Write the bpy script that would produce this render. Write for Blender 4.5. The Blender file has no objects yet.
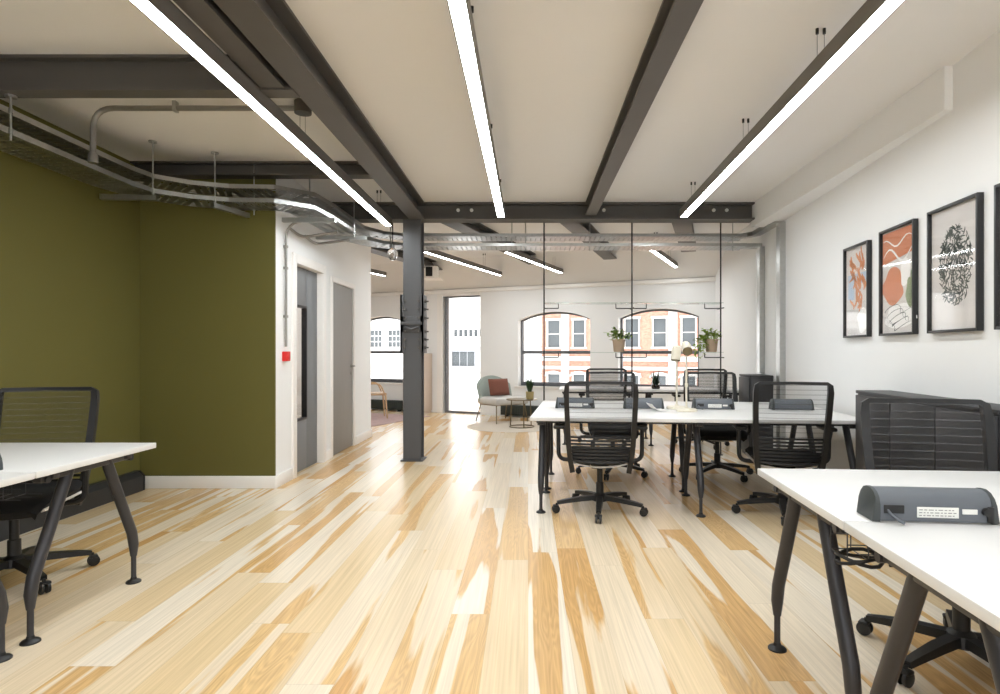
import bpy, bmesh, math, random
from mathutils import Vector, Matrix
R = math.radians
PI = math.pi
C = bpy.context.scene.collection
random.seed(7)

# ------------------------------------------------------------------ helpers
def lin(c):
    if isinstance(c, str):
        c = tuple(int(c[i:i+2], 16) / 255 for i in (0, 2, 4))
    return tuple((x / 12.92 if x <= .04045 else ((x + .055) / 1.055) ** 2.4) for x in c) + (1,)

class MB:
    """collects shapes into one mesh"""
    def __init__(s):
        s.bm = bmesh.new()
    def _merge(s, b, M=None):
        if M is not None:
            bmesh.ops.transform(b, matrix=M, verts=b.verts)
        me = bpy.data.meshes.new('tmp'); b.to_mesh(me); b.free()
        s.bm.from_mesh(me); bpy.data.meshes.remove(me)
        return s
    def box(s, x0, x1, y0, y1, z0, z1, bev=0, M=None, seg=2):
        b = bmesh.new()
        bmesh.ops.create_cube(b, size=1)
        for v in b.verts:
            v.co = Vector(((x0+x1)/2 + v.co.x*(x1-x0), (y0+y1)/2 + v.co.y*(y1-y0), (z0+z1)/2 + v.co.z*(z1-z0)))
        if bev > 0:
            bmesh.ops.bevel(b, geom=list(b.edges), offset=bev, segments=seg, profile=.5, affect='EDGES')
        return s._merge(b, M)
    def sweep(s, pts, prof, up=(0, 0, 1), cap=True, scales=None, closed=False):
        pts = [Vector(p) for p in pts]; up = None if up is None else Vector(up); b = bmesh.new(); rings = []
        n = len(pts); prev = None
        for i, p in enumerate(pts):
            if closed:
                t = (pts[(i+1) % n] - pts[i-1]).normalized()
            else:
                t = (pts[min(i+1, n-1)] - pts[max(i-1, 0)]).normalized()
            u = up if up is not None else prev
            if u is None: u = Vector((0, 0, 1)) if abs(t.z) < .9 else Vector((0, 1, 0))
            if up is not None and abs(t.dot(u)) > .98:
                u = Vector((1, 0, 0)) if abs(t.x) < .9 else Vector((0, 1, 0))
            sd = t.cross(u).normalized(); uv = sd.cross(t).normalized()
            k = scales[i] if scales else 1
            prev = uv
            rings.append([b.verts.new(p + sd*(a*k) + uv*(c*k)) for a, c in prof])
        m = len(prof)
        rng = range(n) if closed else range(n-1)
        for i in rng:
            r0, r1 = rings[i], rings[(i+1) % n]
            for j in range(m):
                b.faces.new((r0[j], r0[(j+1) % m], r1[(j+1) % m], r1[j]))
        if cap and not closed:
            b.faces.new(rings[0]); b.faces.new(list(reversed(rings[-1])))
        bmesh.ops.recalc_face_normals(b, faces=b.faces)
        return s._merge(b)
    def tube(s, pts, r, seg=10, up=None, scales=None, closed=False):
        return s.sweep(pts, [(r*math.cos(2*PI*k/seg), r*math.sin(2*PI*k/seg)) for k in range(seg)], up, True, scales, closed)
    def lathe(s, prof, c=(0, 0, 0), seg=24, M=None):
        b = bmesh.new(); rings = []
        for r, z in prof:
            rr = max(r, 1e-4)
            rings.append([b.verts.new((c[0]+rr*math.cos(2*PI*k/seg), c[1]+rr*math.sin(2*PI*k/seg), c[2]+z)) for k in range(seg)])
        for i in range(len(rings)-1):
            for j in range(seg):
                b.faces.new((rings[i][j], rings[i][(j+1) % seg], rings[i+1][(j+1) % seg], rings[i+1][j]))
        b.faces.new(list(reversed(rings[0]))); b.faces.new(rings[-1])
        bmesh.ops.recalc_face_normals(b, faces=b.faces)
        return s._merge(b, M)
    def prism(s, poly, y0, y1, M=None):
        """poly of (x, z); extruded from y0 to y1"""
        b = bmesh.new()
        a = [b.verts.new((x, y0, z)) for x, z in poly]; c = [b.verts.new((x, y1, z)) for x, z in poly]
        b.faces.new(a); b.faces.new(list(reversed(c))); n = len(poly)
        for i in range(n):
            b.faces.new((a[i], c[i], c[(i+1) % n], a[(i+1) % n]))
        bmesh.ops.recalc_face_normals(b, faces=b.faces)
        return s._merge(b, M)
    def grid(s, fn, nu, nv):
        b = bmesh.new(); vs = [[b.verts.new(fn(i/nu, j/nv)) for j in range(nv+1)] for i in range(nu+1)]
        for i in range(nu):
            for j in range(nv):
                b.faces.new((vs[i][j], vs[i+1][j], vs[i+1][j+1], vs[i][j+1]))
        return s._merge(b)
    def ball(s, c, r, sc=(1, 1, 1), sub=2):
        b = bmesh.new(); bmesh.ops.create_icosphere(b, subdivisions=sub, radius=r)
        for v in b.verts:
            v.co = Vector((c[0]+v.co.x*sc[0], c[1]+v.co.y*sc[1], c[2]+v.co.z*sc[2]))
        return s._merge(b)
    def leaf(s, p, d, w, up=(0, 0, 1), droop=0.0, n=5, th=.0015):
        """a thin solid leaf blade from p along d"""
        p = Vector(p); d = Vector(d); L = d.length; t = d.normalized(); up = Vector(up)
        sd = t.cross(up)
        if sd.length < .05: sd = t.cross(Vector((0, 1, 0)))
        sd.normalize(); nn = sd.cross(t)
        b = bmesh.new(); top = []; bot = []
        for i in range(n+1):
            f = i/n; ww = w*math.sin(PI*min(.97, .12+.88*f))**.8*.5
            c = p + d*f + Vector((0, 0, -droop*L*f*f))
            top.append((b.verts.new(c-sd*ww+nn*th), b.verts.new(c-nn*ww*.25), b.verts.new(c+sd*ww+nn*th)))
            bot.append((None,))
        for i in range(n):
            for j in range(2):
                b.faces.new((top[i][j], top[i][j+1], top[i+1][j+1], top[i+1][j]))
        bmesh.ops.solidify(b, geom=list(b.faces), thickness=th)
        return s._merge(b)
    def obj(s, name, mat, parent=None, loc=(0, 0, 0), rot=(0, 0, 0), smooth=35):
        me = bpy.data.meshes.new(name); s.bm.to_mesh(me); s.bm.free()
        if smooth:
            for p in me.polygons: p.use_smooth = True
            me.set_sharp_from_angle(angle=R(smooth))
        for m in (mat if isinstance(mat, (list, tuple)) else [mat]): me.materials.append(m)
        o = bpy.data.objects.new(name, me); C.objects.link(o)
        o.location = loc; o.rotation_euler = rot
        if parent is not None: o.parent = parent
        return o

def thing(name, label, cat, loc=(0, 0, 0), rotz=0, group=None):
    o = bpy.data.objects.new(name, None); C.objects.link(o)
    o.empty_display_size = .1
    o.location = loc; o.rotation_euler = (0, 0, rotz)
    return tag(o, label, cat, group)
def tag(o, label, cat, group=None, kind=None):
    o['label'] = label; o['category'] = cat
    if group: o['group'] = group
    if kind: o['kind'] = kind
    return o
def struct(o):
    o['kind'] = 'structure'; return o
def dup(root, loc, rotz, label, group=None):
    def cp(o, par):
        c = o.copy(); C.objects.link(c)
        if par is not None: c.parent = par
        for ch in KIDS.get(o.name, []):
            k = cp(ch, c); KIDS.setdefault(c.name, []).append(k)
        return c
    kids(root)
    r = cp(root, None); r.location = loc; r.rotation_euler = (0, 0, rotz); r['label'] = label
    if group: r['group'] = group
    return r
KIDS = {}
def kids(root):
    if root.name in KIDS: return
    def rec(o):
        KIDS[o.name] = list(o.children)
        for c in o.children: rec(c)
    rec(root)

# ------------------------------------------------------------------ materials
def mat(name, col, rough=.5, metal=0, var=0, scale=8, bump=0, coat=0, spec=.5, stretch=None):
    m = bpy.data.materials.new(name); m.use_nodes = True
    nt = m.node_tree; b = nt.nodes['Principled BSDF']
    b.inputs['Base Color'].default_value = lin(col); b.inputs['Roughness'].default_value = rough
    b.inputs['Metallic'].default_value = metal; b.inputs['Specular IOR Level'].default_value = spec
    if coat: b.inputs['Coat Weight'].default_value = coat; b.inputs['Coat Roughness'].default_value = .1
    if var or bump:
        tc = nt.nodes.new('ShaderNodeTexCoord'); nz = nt.nodes.new('ShaderNodeTexNoise')
        nz.inputs['Scale'].default_value = scale; nz.inputs['Detail'].default_value = 4
        src = tc.outputs['Object']
        if stretch:
            mp = nt.nodes.new('ShaderNodeMapping'); mp.inputs['Scale'].default_value = stretch
            nt.links.new(src, mp.inputs['Vector']); src = mp.outputs['Vector']
        nt.links.new(src, nz.inputs['Vector'])
        if var:
            mx = nt.nodes.new('ShaderNodeMix'); mx.data_type = 'RGBA'
            c = lin(col)
            mx.inputs[6].default_value = tuple(min(1, x*(1-var)) for x in c[:3]) + (1,)
            mx.inputs[7].default_value = tuple(min(1, x*(1+var)) for x in c[:3]) + (1,)
            nt.links.new(nz.outputs['Fac'], mx.inputs[0]); nt.links.new(mx.outputs[2], b.inputs['Base Color'])
        if bump:
            bp = nt.nodes.new('ShaderNodeBump'); bp.inputs['Strength'].default_value = bump; bp.inputs['Distance'].default_value = .01
            nt.links.new(nz.outputs['Fac'], bp.inputs['Height']); nt.links.new(bp.outputs['Normal'], b.inputs['Normal'])
    return m
def emis(name, col, st):
    m = bpy.data.materials.new(name); m.use_nodes = True; nt = m.node_tree
    nt.nodes.remove(nt.nodes['Principled BSDF']); e = nt.nodes.new('ShaderNodeEmission')
    e.inputs['Color'].default_value = lin(col); e.inputs['Strength'].default_value = st
    nt.links.new(e.outputs[0], nt.nodes['Material Output'].inputs[0]); return m
def pane(name, tint=(1, 1, 1), gloss=.08, rough=.02):
    m = bpy.data.materials.new(name); m.use_nodes = True; nt = m.node_tree
    nt.nodes.remove(nt.nodes['Principled BSDF'])
    t = nt.nodes.new('ShaderNodeBsdfTransparent'); t.inputs[0].default_value = tuple(tint) + (1,)
    g = nt.nodes.new('ShaderNodeBsdfGlossy'); g.inputs['Roughness'].default_value = rough
    f = nt.nodes.new('ShaderNodeLayerWeight'); f.inputs['Blend'].default_value = .5
    q = nt.nodes.new('ShaderNodeMath'); q.operation = 'POWER'; q.inputs[1].default_value = 4; nt.links.new(f.outputs['Facing'], q.inputs[0])
    k = nt.nodes.new('ShaderNodeMath'); k.operation = 'MULTIPLY_ADD'; k.inputs[1].default_value = .5; k.inputs[2].default_value = gloss*.3
    nt.links.new(q.outputs[0], k.inputs[0])
    x = nt.nodes.new('ShaderNodeMixShader')
    nt.links.new(k.outputs[0], x.inputs[0]); nt.links.new(t.outputs[0], x.inputs[1]); nt.links.new(g.outputs[0], x.inputs[2])
    nt.links.new(x.outputs[0], nt.nodes['Material Output'].inputs[0]); return m
def N(nt, typ, op=None, a=None, b=None, c=None):
    n = nt.nodes.new(typ)
    if op: n.operation = op
    for i, v in enumerate((a, b, c)):
        if v is None: continue
        if isinstance(v, (int, float)): n.inputs[i].default_value = v
        else: nt.links.new(v, n.inputs[i])
    return n.outputs[0]

def floor_mat():
    m = bpy.data.materials.new('hickory_planks'); m.use_nodes = True; nt = m.node_tree; L = nt.links
    b = nt.nodes['Principled BSDF']
    tc = nt.nodes.new('ShaderNodeTexCoord'); sp = nt.nodes.new('ShaderNodeSeparateXYZ'); L.new(tc.outputs['Object'], sp.inputs[0])
    X, Y = sp.outputs[0], sp.outputs[1]
    PW, PL = .178, 1.9
    u = N(nt, 'ShaderNodeMath', 'DIVIDE', X, PW); row = N(nt, 'ShaderNodeMath', 'FLOOR', u); fu = N(nt, 'ShaderNodeMath', 'FRACT', u)
    wn = nt.nodes.new('ShaderNodeTexWhiteNoise'); wn.noise_dimensions = '1D'; L.new(row, wn.inputs['W'])
    v0 = N(nt, 'ShaderNodeMath', 'DIVIDE', Y, PL); v = N(nt, 'ShaderNodeMath', 'MULTIPLY_ADD', wn.outputs['Value'], 7.0, v0)
    col = N(nt, 'ShaderNodeMath', 'FLOOR', v); fv = N(nt, 'ShaderNodeMath', 'FRACT', v)
    cb = nt.nodes.new('ShaderNodeCombineXYZ'); L.new(row, cb.inputs[0]); L.new(col, cb.inputs[1])
    pid = nt.nodes.new('ShaderNodeTexWhiteNoise'); pid.noise_dimensions = '2D'; L.new(cb.outputs[0], pid.inputs['Vector'])
    sc = nt.nodes.new('ShaderNodeSeparateColor'); L.new(pid.outputs['Color'], sc.inputs[0])
    r1, r2, r3 = sc.outputs[0], sc.outputs[1], sc.outputs[2]
    # heartwood / sapwood boundary: long noise across each plank
    def nz(sx, sy, off, detail, scale=1.0, dist=0.0):
        x = N(nt, 'ShaderNodeMath', 'MULTIPLY', X, sx); y = N(nt, 'ShaderNodeMath', 'MULTIPLY', Y, sy)
        z = N(nt, 'ShaderNodeMath', 'MULTIPLY', off, 91.0)
        c = nt.nodes.new('ShaderNodeCombineXYZ'); L.new(x, c.inputs[0]); L.new(y, c.inputs[1]); L.new(z, c.inputs[2])
        n = nt.nodes.new('ShaderNodeTexNoise'); n.inputs['Scale'].default_value = scale; n.inputs['Detail'].default_value = detail
        n.inputs['Distortion'].default_value = dist
        L.new(c.outputs[0], n.inputs['Vector']); return n.outputs['Fac']
    heart = nz(8.5, .42, r1, 1.2, 1.0, .15)
    wav = nz(30, 2.2, r2, 3)
    h = N(nt, 'ShaderNodeMath', 'MULTIPLY_ADD', wav, .10, heart)
    thr = N(nt, 'ShaderNodeMath', 'MULTIPLY_ADD', r2, .36, .44)
    d = N(nt, 'ShaderNodeMath', 'SUBTRACT', h, thr)
    hm = N(nt, 'ShaderNodeMath', 'MULTIPLY_ADD', d, 34.0, .5)
    hmc = nt.nodes.new('ShaderNodeClamp'); L.new(hm, hmc.inputs[0])
    fine = nz(110, 1.6, r3, 4, 1.0, .5)
    # cathedral grain rings
    ring = nz(9, .8, r3, 2, 1.0, .6)
    rw = N(nt, 'ShaderNodeMath', 'MULTIPLY', ring, 130.0); rs = N(nt, 'ShaderNodeMath', 'SINE', rw); rk = N(nt, 'ShaderNodeMath', 'MULTIPLY', rs, hmc.outputs[0])
    tanr = nt.nodes.new('ShaderNodeMix'); tanr.data_type = 'RGBA'
    tanr.inputs[6].default_value = lin('dab784'); tanr.inputs[7].default_value = lin('c99c62'); L.new(r3, tanr.inputs[0])
    sapr = nt.nodes.new('ShaderNodeMix'); sapr.data_type = 'RGBA'
    sapr.inputs[6].default_value = lin('eadfcd'); sapr.inputs[7].default_value = lin('dcc299'); L.new(r1, sapr.inputs[0])
    mx = nt.nodes.new('ShaderNodeMix'); mx.data_type = 'RGBA'
    L.new(hmc.outputs[0], mx.inputs[0]); L.new(sapr.outputs[2], mx.inputs[6]); L.new(tanr.outputs[2], mx.inputs[7])
    g1 = N(nt, 'ShaderNodeMath', 'MULTIPLY_ADD', fine, .52, .685)
    g2 = N(nt, 'ShaderNodeMath', 'MULTIPLY_ADD', rk, .07, g1)
    # seams
    e1 = N(nt, 'ShaderNodeMath', 'COMPARE', fu, 0.0, .010); e2 = N(nt, 'ShaderNodeMath', 'COMPARE', fv, 0.0, .0012)
    e = N(nt, 'ShaderNodeMath', 'MAXIMUM', e1, e2); ek = N(nt, 'ShaderNodeMath', 'MULTIPLY_ADD', e, -.22, 1.0)
    g = N(nt, 'ShaderNodeMath', 'MULTIPLY', g2, ek)
    hsv = nt.nodes.new('ShaderNodeHueSaturation'); L.new(mx.outputs[2], hsv.inputs['Color']); L.new(g, hsv.inputs['Value'])
    hsv.inputs['Saturation'].default_value = 1.0
    L.new(hsv.outputs[0], b.inputs['Base Color'])
    b.inputs['Roughness'].default_value = .26; b.inputs['Specular IOR Level'].default_value = .42
    bp = nt.nodes.new('ShaderNodeBump'); bp.inputs['Strength'].default_value = .05; bp.inputs['Distance'].default_value = .004
    L.new(g, bp.inputs['Height']); L.new(bp.outputs['Normal'], b.inputs['Normal'])
    return m

def brick_mat():
    m = bpy.data.materials.new('red_brick'); m.use_nodes = True; nt = m.node_tree; b = nt.nodes['Principled BSDF']
    tc = nt.nodes.new('ShaderNodeTexCoord'); mp = nt.nodes.new('ShaderNodeMapping'); mp.inputs['Rotation'].default_value = (R(90), 0, 0)
    br = nt.nodes.new('ShaderNodeTexBrick'); br.inputs['Scale'].default_value = 4
    br.inputs['Color1'].default_value = lin('a46c58'); br.inputs['Color2'].default_value = lin('b68671'); br.inputs['Mortar'].default_value = lin('bdaca2')
    br.inputs['Mortar Size'].default_value = .012
    nt.links.new(tc.outputs['Object'], mp.inputs[0]); nt.links.new(mp.outputs[0], br.inputs['Vector']); nt.links.new(br.outputs['Color'], b.inputs['Base Color'])
    b.inputs['Roughness'].default_value = .9
    return m

def mesh_mat():
    """see-through chair net: dark veil with horizontal threads"""
    m = bpy.data.materials.new('chair_net'); m.use_nodes = True; nt = m.node_tree; L = nt.links
    b = nt.nodes['Principled BSDF']; b.inputs['Base Color'].default_value = lin('37373a'); b.inputs['Roughness'].default_value = .7
    tc = nt.nodes.new('ShaderNodeTexCoord'); sp = nt.nodes.new('ShaderNodeSeparateXYZ'); L.new(tc.outputs['Object'], sp.inputs[0])
    k = N(nt, 'ShaderNodeMath', 'DIVIDE', sp.outputs[2], .034); f = N(nt, 'ShaderNodeMath', 'FRACT', k)
    ln = N(nt, 'ShaderNodeMath', 'LESS_THAN', f, .13)
    kx = N(nt, 'ShaderNodeMath', 'DIVIDE', sp.outputs[0], .006); fx = N(nt, 'ShaderNodeMath', 'FRACT', kx)
    lx = N(nt, 'ShaderNodeMath', 'LESS_THAN', fx, .35)
    a1 = N(nt, 'ShaderNodeMath', 'MULTIPLY_ADD', ln, .34, .20)
    a2 = N(nt, 'ShaderNodeMath', 'MULTIPLY_ADD', lx, .14, a1)
    mc = nt.nodes.new('ShaderNodeMix'); mc.data_type = 'RGBA'; mc.inputs[6].default_value = lin('1c1c1e'); mc.inputs[7].default_value = lin('56565a')
    L.new(ln, mc.inputs[0]); L.new(mc.outputs[2], b.inputs['Base Color'])
    t = nt.nodes.new('ShaderNodeBsdfTransparent'); x = nt.nodes.new('ShaderNodeMixShader')
    L.new(a2, x.inputs[0]); L.new(t.outputs[0], x.inputs[1]); L.new(b.outputs[0], x.inputs[2])
    L.new(x.outputs[0], nt.nodes['Material Output'].inputs[0])
    return m

M = dict(
    floor=floor_mat(),
    white=mat('white_paint', 'eeeeee', .75, var=.015, scale=3),
    ceil=mat('ceiling_paint', 'e8e6e4', .85, var=.012, scale=2),
    olive=mat('olive_paint', '65602c', .8, var=.04, scale=2),
    steel=mat('grey_painted_steel', '55524f', .5, var=.08, scale=6),
    column=mat('column_paint', '4e4e50', .45, var=.06, scale=6),
    galv=mat('galvanised_steel', 'b9bab8', .32, 1, var=.15, scale=25),
    conduit=mat('conduit_steel', '9b9894', .4, .8, var=.1, scale=20),
    black=mat('black_plastic', '161617', .45, var=.1, scale=20),
    blackmetal=mat('black_metal', '222224', .4, .2, var=.08, scale=20),
    leg=mat('charcoal_leg', '3c3c40', .38, .35, var=.06, scale=12),
    desk=mat('white_laminate', 'dedddc', .35, var=.01, scale=5),
    deskedge=mat('laminate_edge', 'dcd9d3', .5),
    fabric=mat('black_fabric', '161618', .95, var=.2, scale=120, bump=.2),
    shell=mat('pale_grey_shell', 'd2cec8', .5, var=.03),
    frame=mat('chair_frame', '161618', .4, .1, var=.06),
    silver=mat('satin_alloy', '9a9893', .35, .7, var=.05),
    net=mesh_mat(),
    lamp=mat('lamp_housing', '77726d', .5, .2, var=.04),
    led=emis('led_diffuser', (.94, .962, .968), 28),
    unit=mat('module_grey', '5f646b', .45, .1, var=.04),
    unitdark=mat('module_end', '3a3f40', .5, var=.05),
    sticker=mat('label_paper', 'e6e6e2', .6),
    ink=mat('label_ink', '8f8f8f', .8),
    door=mat('grey_door', '8b8884', .5, var=.07, scale=3, stretch=(1, 8, 1)),
    doorpaint=mat('grey_blue_door', '74777b', .45, var=.04, scale=3),
    trimw=mat('white_gloss_trim', 'f2efec', .45, var=.01),
    winframe=mat('window_frame_grey', '6a6a6e', .5, var=.05),
    glass=pane('window_glass'), ledge=pane('ledge_glass', (.86, .9, .88), 0, .15),
    picglass=pane('picture_glass', gloss=.12, rough=.04),
    paper=mat('art_paper', 'd9d4d1', .8, var=.02),
    orange=mat('art_orange', 'dc8f5c', .8, var=.15, scale=9),
    terra=mat('art_terracotta', 'cf8563', .8, var=.12, scale=7),
    blueart=mat('art_pale_blue', 'b4c6da', .8, var=.08),
    whiteart=mat('art_white', 'f6f4f2', .8),
    greenart=mat('art_ink_green', '2f3a35', .8, var=.2, scale=30),
    sage=mat('art_sage', '93a07c', .8, var=.1),
    picframe=mat('picture_frame_black', '262628', .4, var=.05),
    red=mat('alarm_red', 'd3201b', .4, var=.03),
    cream=mat('cream_enamel', 'e0d9c8', .4, var=.04),
    pot=mat('terracotta_pot', 'bca48c', .8, var=.1, scale=15),
    potyellow=mat('ochre_pot', 'b8a878', .6, var=.06),
    leafm=mat('leaf_green', '7d9a3c', .55, var=.35, scale=14),
    leafl=mat('leaf_light', '9cb44c', .55, var=.3, scale=14),
    leafd=mat('leaf_dark', '3d5636', .5, var=.3, scale=18),
    soil=mat('potting_soil', '3a2e24', .95, var=.3, scale=40),
    grey_green=mat('sage_upholstery', '9aa39c', .9, var=.08, scale=60, bump=.1),
    seatgrey=mat('grey_cushion', 'c4c1bd', .95, var=.06, scale=60, bump=.1),
    brown=mat('brown_cushion', '75483a', .9, var=.12, scale=40, bump=.2),
    brass=mat('dull_brass', '7a6c50', .35, .8, var=.05),
    wood=mat('beech_wood', 'c6a682', .5, var=.12, scale=10, stretch=(6, 6, 1)),
    rug=mat('oatmeal_rug', 'cbbfb0', .98, var=.1, scale=50, bump=.4),
    rugpink=mat('faded_pink_rug', 'b39a98', .98, var=.25, scale=9, bump=.3),
    cabinet=mat('dark_grey_cabinet', '2b2b2d', .45, var=.05),
    heater=mat('dark_green_heater', '2e3632', .5, var=.08),
    beige=mat('beige_laminate', 'cdbcae', .6, var=.04),
    cable=mat('black_cable', '151517', .5),
    brick=brick_mat(),
    stone=mat('white_stone', 'bdb9b4', .85, var=.05, scale=1.5),
    render=mat('white_render', 'e6e5e3', .9, var=.03, scale=.8),
    extglass=mat('far_window_glass', '55595b', .3, 0, var=.3, scale=.8, spec=.15),
    slate=mat('slate_grey', '9b9da0', .7, var=.1, scale=1),
    wire=mat('wire_steel', '55565a', .35, .8),
    glow=emis('added_lamp_glow', (1, .98, .96), 45),
)
clear = bpy.data.materials.new('clear_glass'); clear.use_nodes = True
_b = clear.node_tree.nodes['Principled BSDF']; _b.inputs['Transmission Weight'].default_value = 1; _b.inputs['Roughness'].default_value = .03
M['clear'] = clear

# ------------------------------------------------------------------ the room
ZC = 2.89
XW = -2.27
H = 1.22
KW = .097                      # right wall leans outwards going back
def rw(y): return 2.14 + KW * y
FO = Vector((-2.07, 12.2, 0)); FU = Vector((.9165, -.4, 0)); FN = Vector((.4, .9165, 0))   # far wall: origin, along, outwards
FROT = math.atan2(FU.y, FU.x)
def FW(s, t, z=0): return FO + FU*s + FN*t + Vector((0, 0, z))
RROT = -math.atan(KW)          # rotation of things aligned with the right wall
YB = -3.0

b = MB(); b.box(-7.5, 4.2, YB, 15.2, -.12, 0); struct(b.obj('floor', M['floor'], smooth=0))
b = MB(); b.box(-7.5, 4.2, YB, 15.2, ZC, ZC+.15); struct(b.obj('ceiling', M['ceil'], smooth=0))
b = MB(); b.box(-3.68, -3.48, YB, 5.38, 0, ZC); struct(b.obj('wall_left', M['olive'], smooth=0))
b = MB(); b.box(-3.68, XW, 5.38, 5.40, 0, ZC); b.box(-3.68, XW-.2, 5.40, 5.56, 0, ZC); struct(b.obj('wall_back_left', M['olive'], smooth=0))
# wall behind the viewpoint; its three windows are added to let in fill daylight
b = MB(); ex = [-7.5, -3.2, -1.6, -.9, .7, 1.0, 1.75, 4.2]
for i in (0, 2, 4, 6): b.box(ex[i], ex[i+1], YB-.2, YB, 0, ZC)
for i in (1, 3, 5): b.box(ex[i], ex[i+1], YB-.2, YB, 0, .5); b.box(ex[i], ex[i+1], YB-.2, YB, 2.6, ZC)
struct(b.obj('wall_front', M['white'], smooth=0))
for k, i in enumerate((1, 3, 5)):  # unseen windows added for fill
    root = struct(bpy.data.objects.new('window_%d' % (k+4), None)); C.objects.link(root); root.location = (ex[i], YB-.12, .5); w = ex[i+1]-ex[i]
    b = MB(); b.box(0, .06, 0, .06, 0, 2.1); b.box(w-.06, w, 0, .06, 0, 2.1); b.box(.06, w-.06, 0, .06, 0, .06); b.box(.06, w-.06, 0, .06, 2.04, 2.1); b.box(.06, w-.06, 0, .06, 1.0, 1.05)
    b.obj('window_frame', M['winframe'], root, smooth=0)
    b = MB(); b.box(.06, w-.06, .028, .032, .06, 2.04); b.obj('window_pane', M['glass'], root, smooth=0)
# right wall (leaning line)
b = MB(); y1 = 10.2
bmv = [(rw(YB), YB), (rw(y1), y1), (rw(y1)+.3, y1), (rw(YB)+.3, YB)]
def slab(b, pts, z0, z1):
    bb = bmesh.new(); lo = [bb.verts.new((x, y, z0)) for x, y in pts]; hi = [bb.verts.new((x, y, z1)) for x, y in pts]
    bb.faces.new(list(reversed(lo))); bb.faces.new(hi); n = len(pts)
    for i in range(n): bb.faces.new((lo[i], lo[(i+1) % n], hi[(i+1) % n], hi[i]))
    bmesh.ops.recalc_face_normals(bb, faces=bb.faces); b._merge(bb)
slab(b, bmv, 0, ZC); struct(b.obj('wall_right', M['white'], smooth=0))
# boxed downstand along the top of the right wall
b = MB(); slab(b, [(2.43, 3.5), (rw(3.5)+.05, 3.5), (rw(6.8)+.05, 6.8), (2.53, 6.8)], 2.635, ZC); struct(b.obj('trim_1', M['white'], smooth=0))

# white door wall, with two openings
D1 = (5.84, 6.62, 2.10); D2 = (6.95, 7.81, 2.05); XW = -2.27; WE = 8.67
b = MB()
b.box(XW-.2, XW, 5.40, D1[0], 0, ZC); b.box(XW-.2, XW, D1[0], D1[1], D1[2], ZC); b.box(XW-.2, XW, D1[1], D2[0], 0, ZC)
b.box(XW-.2, XW, D2[0], D2[1], D2[2], ZC); b.box(XW-.2, XW, D2[1], WE, 0, ZC)
struct(b.obj('wall_door_side', M['white'], smooth=0))
b = MB(); b.box(-7.5, XW-.2, WE-.2, WE, 0, ZC); struct(b.obj('wall_lounge', M['white'], smooth=0))
b = MB(); b.box(-7.5, -7.3, 5.38, 15.2, 0, ZC); struct(b.obj('wall_far_left', M['white'], smooth=0))
b = MB(); b.box(-5.2, -5.0, 5.56, WE-.2, 0, ZC); struct(b.obj('wall_inner', M['white'], smooth=0))

# baseboards
b = MB(); b.box(-3.44, XW+.015, 5.362, 5.38, 0, .11, .004); struct(b.obj('baseboard_back_left', M['trimw']))
b = MB()
for a0, a1 in ((5.37, D1[0]-.09), (D1[1]+.09, D2[0]-.06), (D2[1]+.06, WE)):
    b.box(XW, XW+.018, a0, a1, 0, .11, .004)
struct(b.obj('baseboard_door_side', M['trimw']))
b = MB(); slab(b, [(rw(0)-.018, 0), (rw(y1)-.018, y1), (rw(y1), y1), (rw(0), 0)], 0, .11); struct(b.obj('baseboard_right', M['trimw']))

# door frames
def door_frame(name, d, out, wd):
    b = MB()
    e = .012
    b.box(XW-.21, XW+out, d[0]-wd, d[0]+e, 0, d[2]+wd, .004); b.box(XW-.21, XW+out, d[1]-e, d[1]+wd, 0, d[2]+wd, .004)
    b.box(XW-.21, XW+out, d[0]+e, d[1]-e, d[2]-e, d[2]+wd, .004)
    struct(b.obj(name, M['trimw']))
door_frame('trim_2', D1, .02, .08); door_frame('trim_3', D2, .012, .05)
# door 1: glazed grey door
x0 = XW - .075
root = struct(bpy.data.objects.new('door_1', None)); C.objects.link(root); root.location = (x0, D1[0]+.014, .008)
w = D1[1]-D1[0]-.028; h = D1[2]-.024
b = MB(); g0, g1, gz0, gz1 = .07, .44, .52, 1.68
b.box(-.022, .022, 0, g0, 0, h, .002); b.box(-.022, .022, g1, w, 0, h, .002); b.box(-.022, .022, g0, g1, 0, gz0, .002); b.box(-.022, .022, g0, g1, gz1, h, .002)
b.obj('door_leaf', M['doorpaint'], root)
b = MB()
for a in ((g0-.01, g0+.012, gz0-.01, gz1+.01), (g1-.012, g1+.01, gz0-.01, gz1+.01)): b.box(-.028, .028, a[0], a[1], a[2], a[3], .002)
b.box(-.028, .028, g0, g1, gz0-.01, gz0+.012, .002); b.box(-.028, .028, g0, g1, gz1-.012, gz1+.01, .002)
b.obj('glazing_bead', M['blackmetal'], root)
b = MB(); b.box(-.003, .003, g0, g1, gz0, gz1); b.obj('vision_pane', M['glass'], root, smooth=0)
# door 2: plain grey door with lever
root = struct(bpy.data.objects.new('door_2', None)); C.objects.link(root); root.location = (XW-.03, D2[0]+.014, .01)
b = MB(); b.box(-.022, .022, 0, D2[1]-D2[0]-.028, 0, D2[2]-.024, .003); b.obj('door_leaf', M['door'], root)
b = MB(); yy = D2[1]-D2[0]-.10
b.lathe([(.026, 0), (.026, .01), (.012, .012), (.01, .05)], seg=16, M=Matrix.Translation((.022, yy, 1.03)) @ Matrix.Rotation(R(90), 4, 'Y'))
b.tube([(.067, yy, 1.03), (.07, yy-.02, 1.03), (.07, yy-.13, 1.03)], .009)
b.obj('door_handle', M['silver'], root)
b = MB(); b.lathe([(.024, 0), (.024, .008), (.01, .012)], seg=16, M=Matrix.Translation((.022, yy, .94)) @ Matrix.Rotation(R(90), 4, 'Y'))
b.obj('thumb_turn', M['silver'], root)
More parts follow.
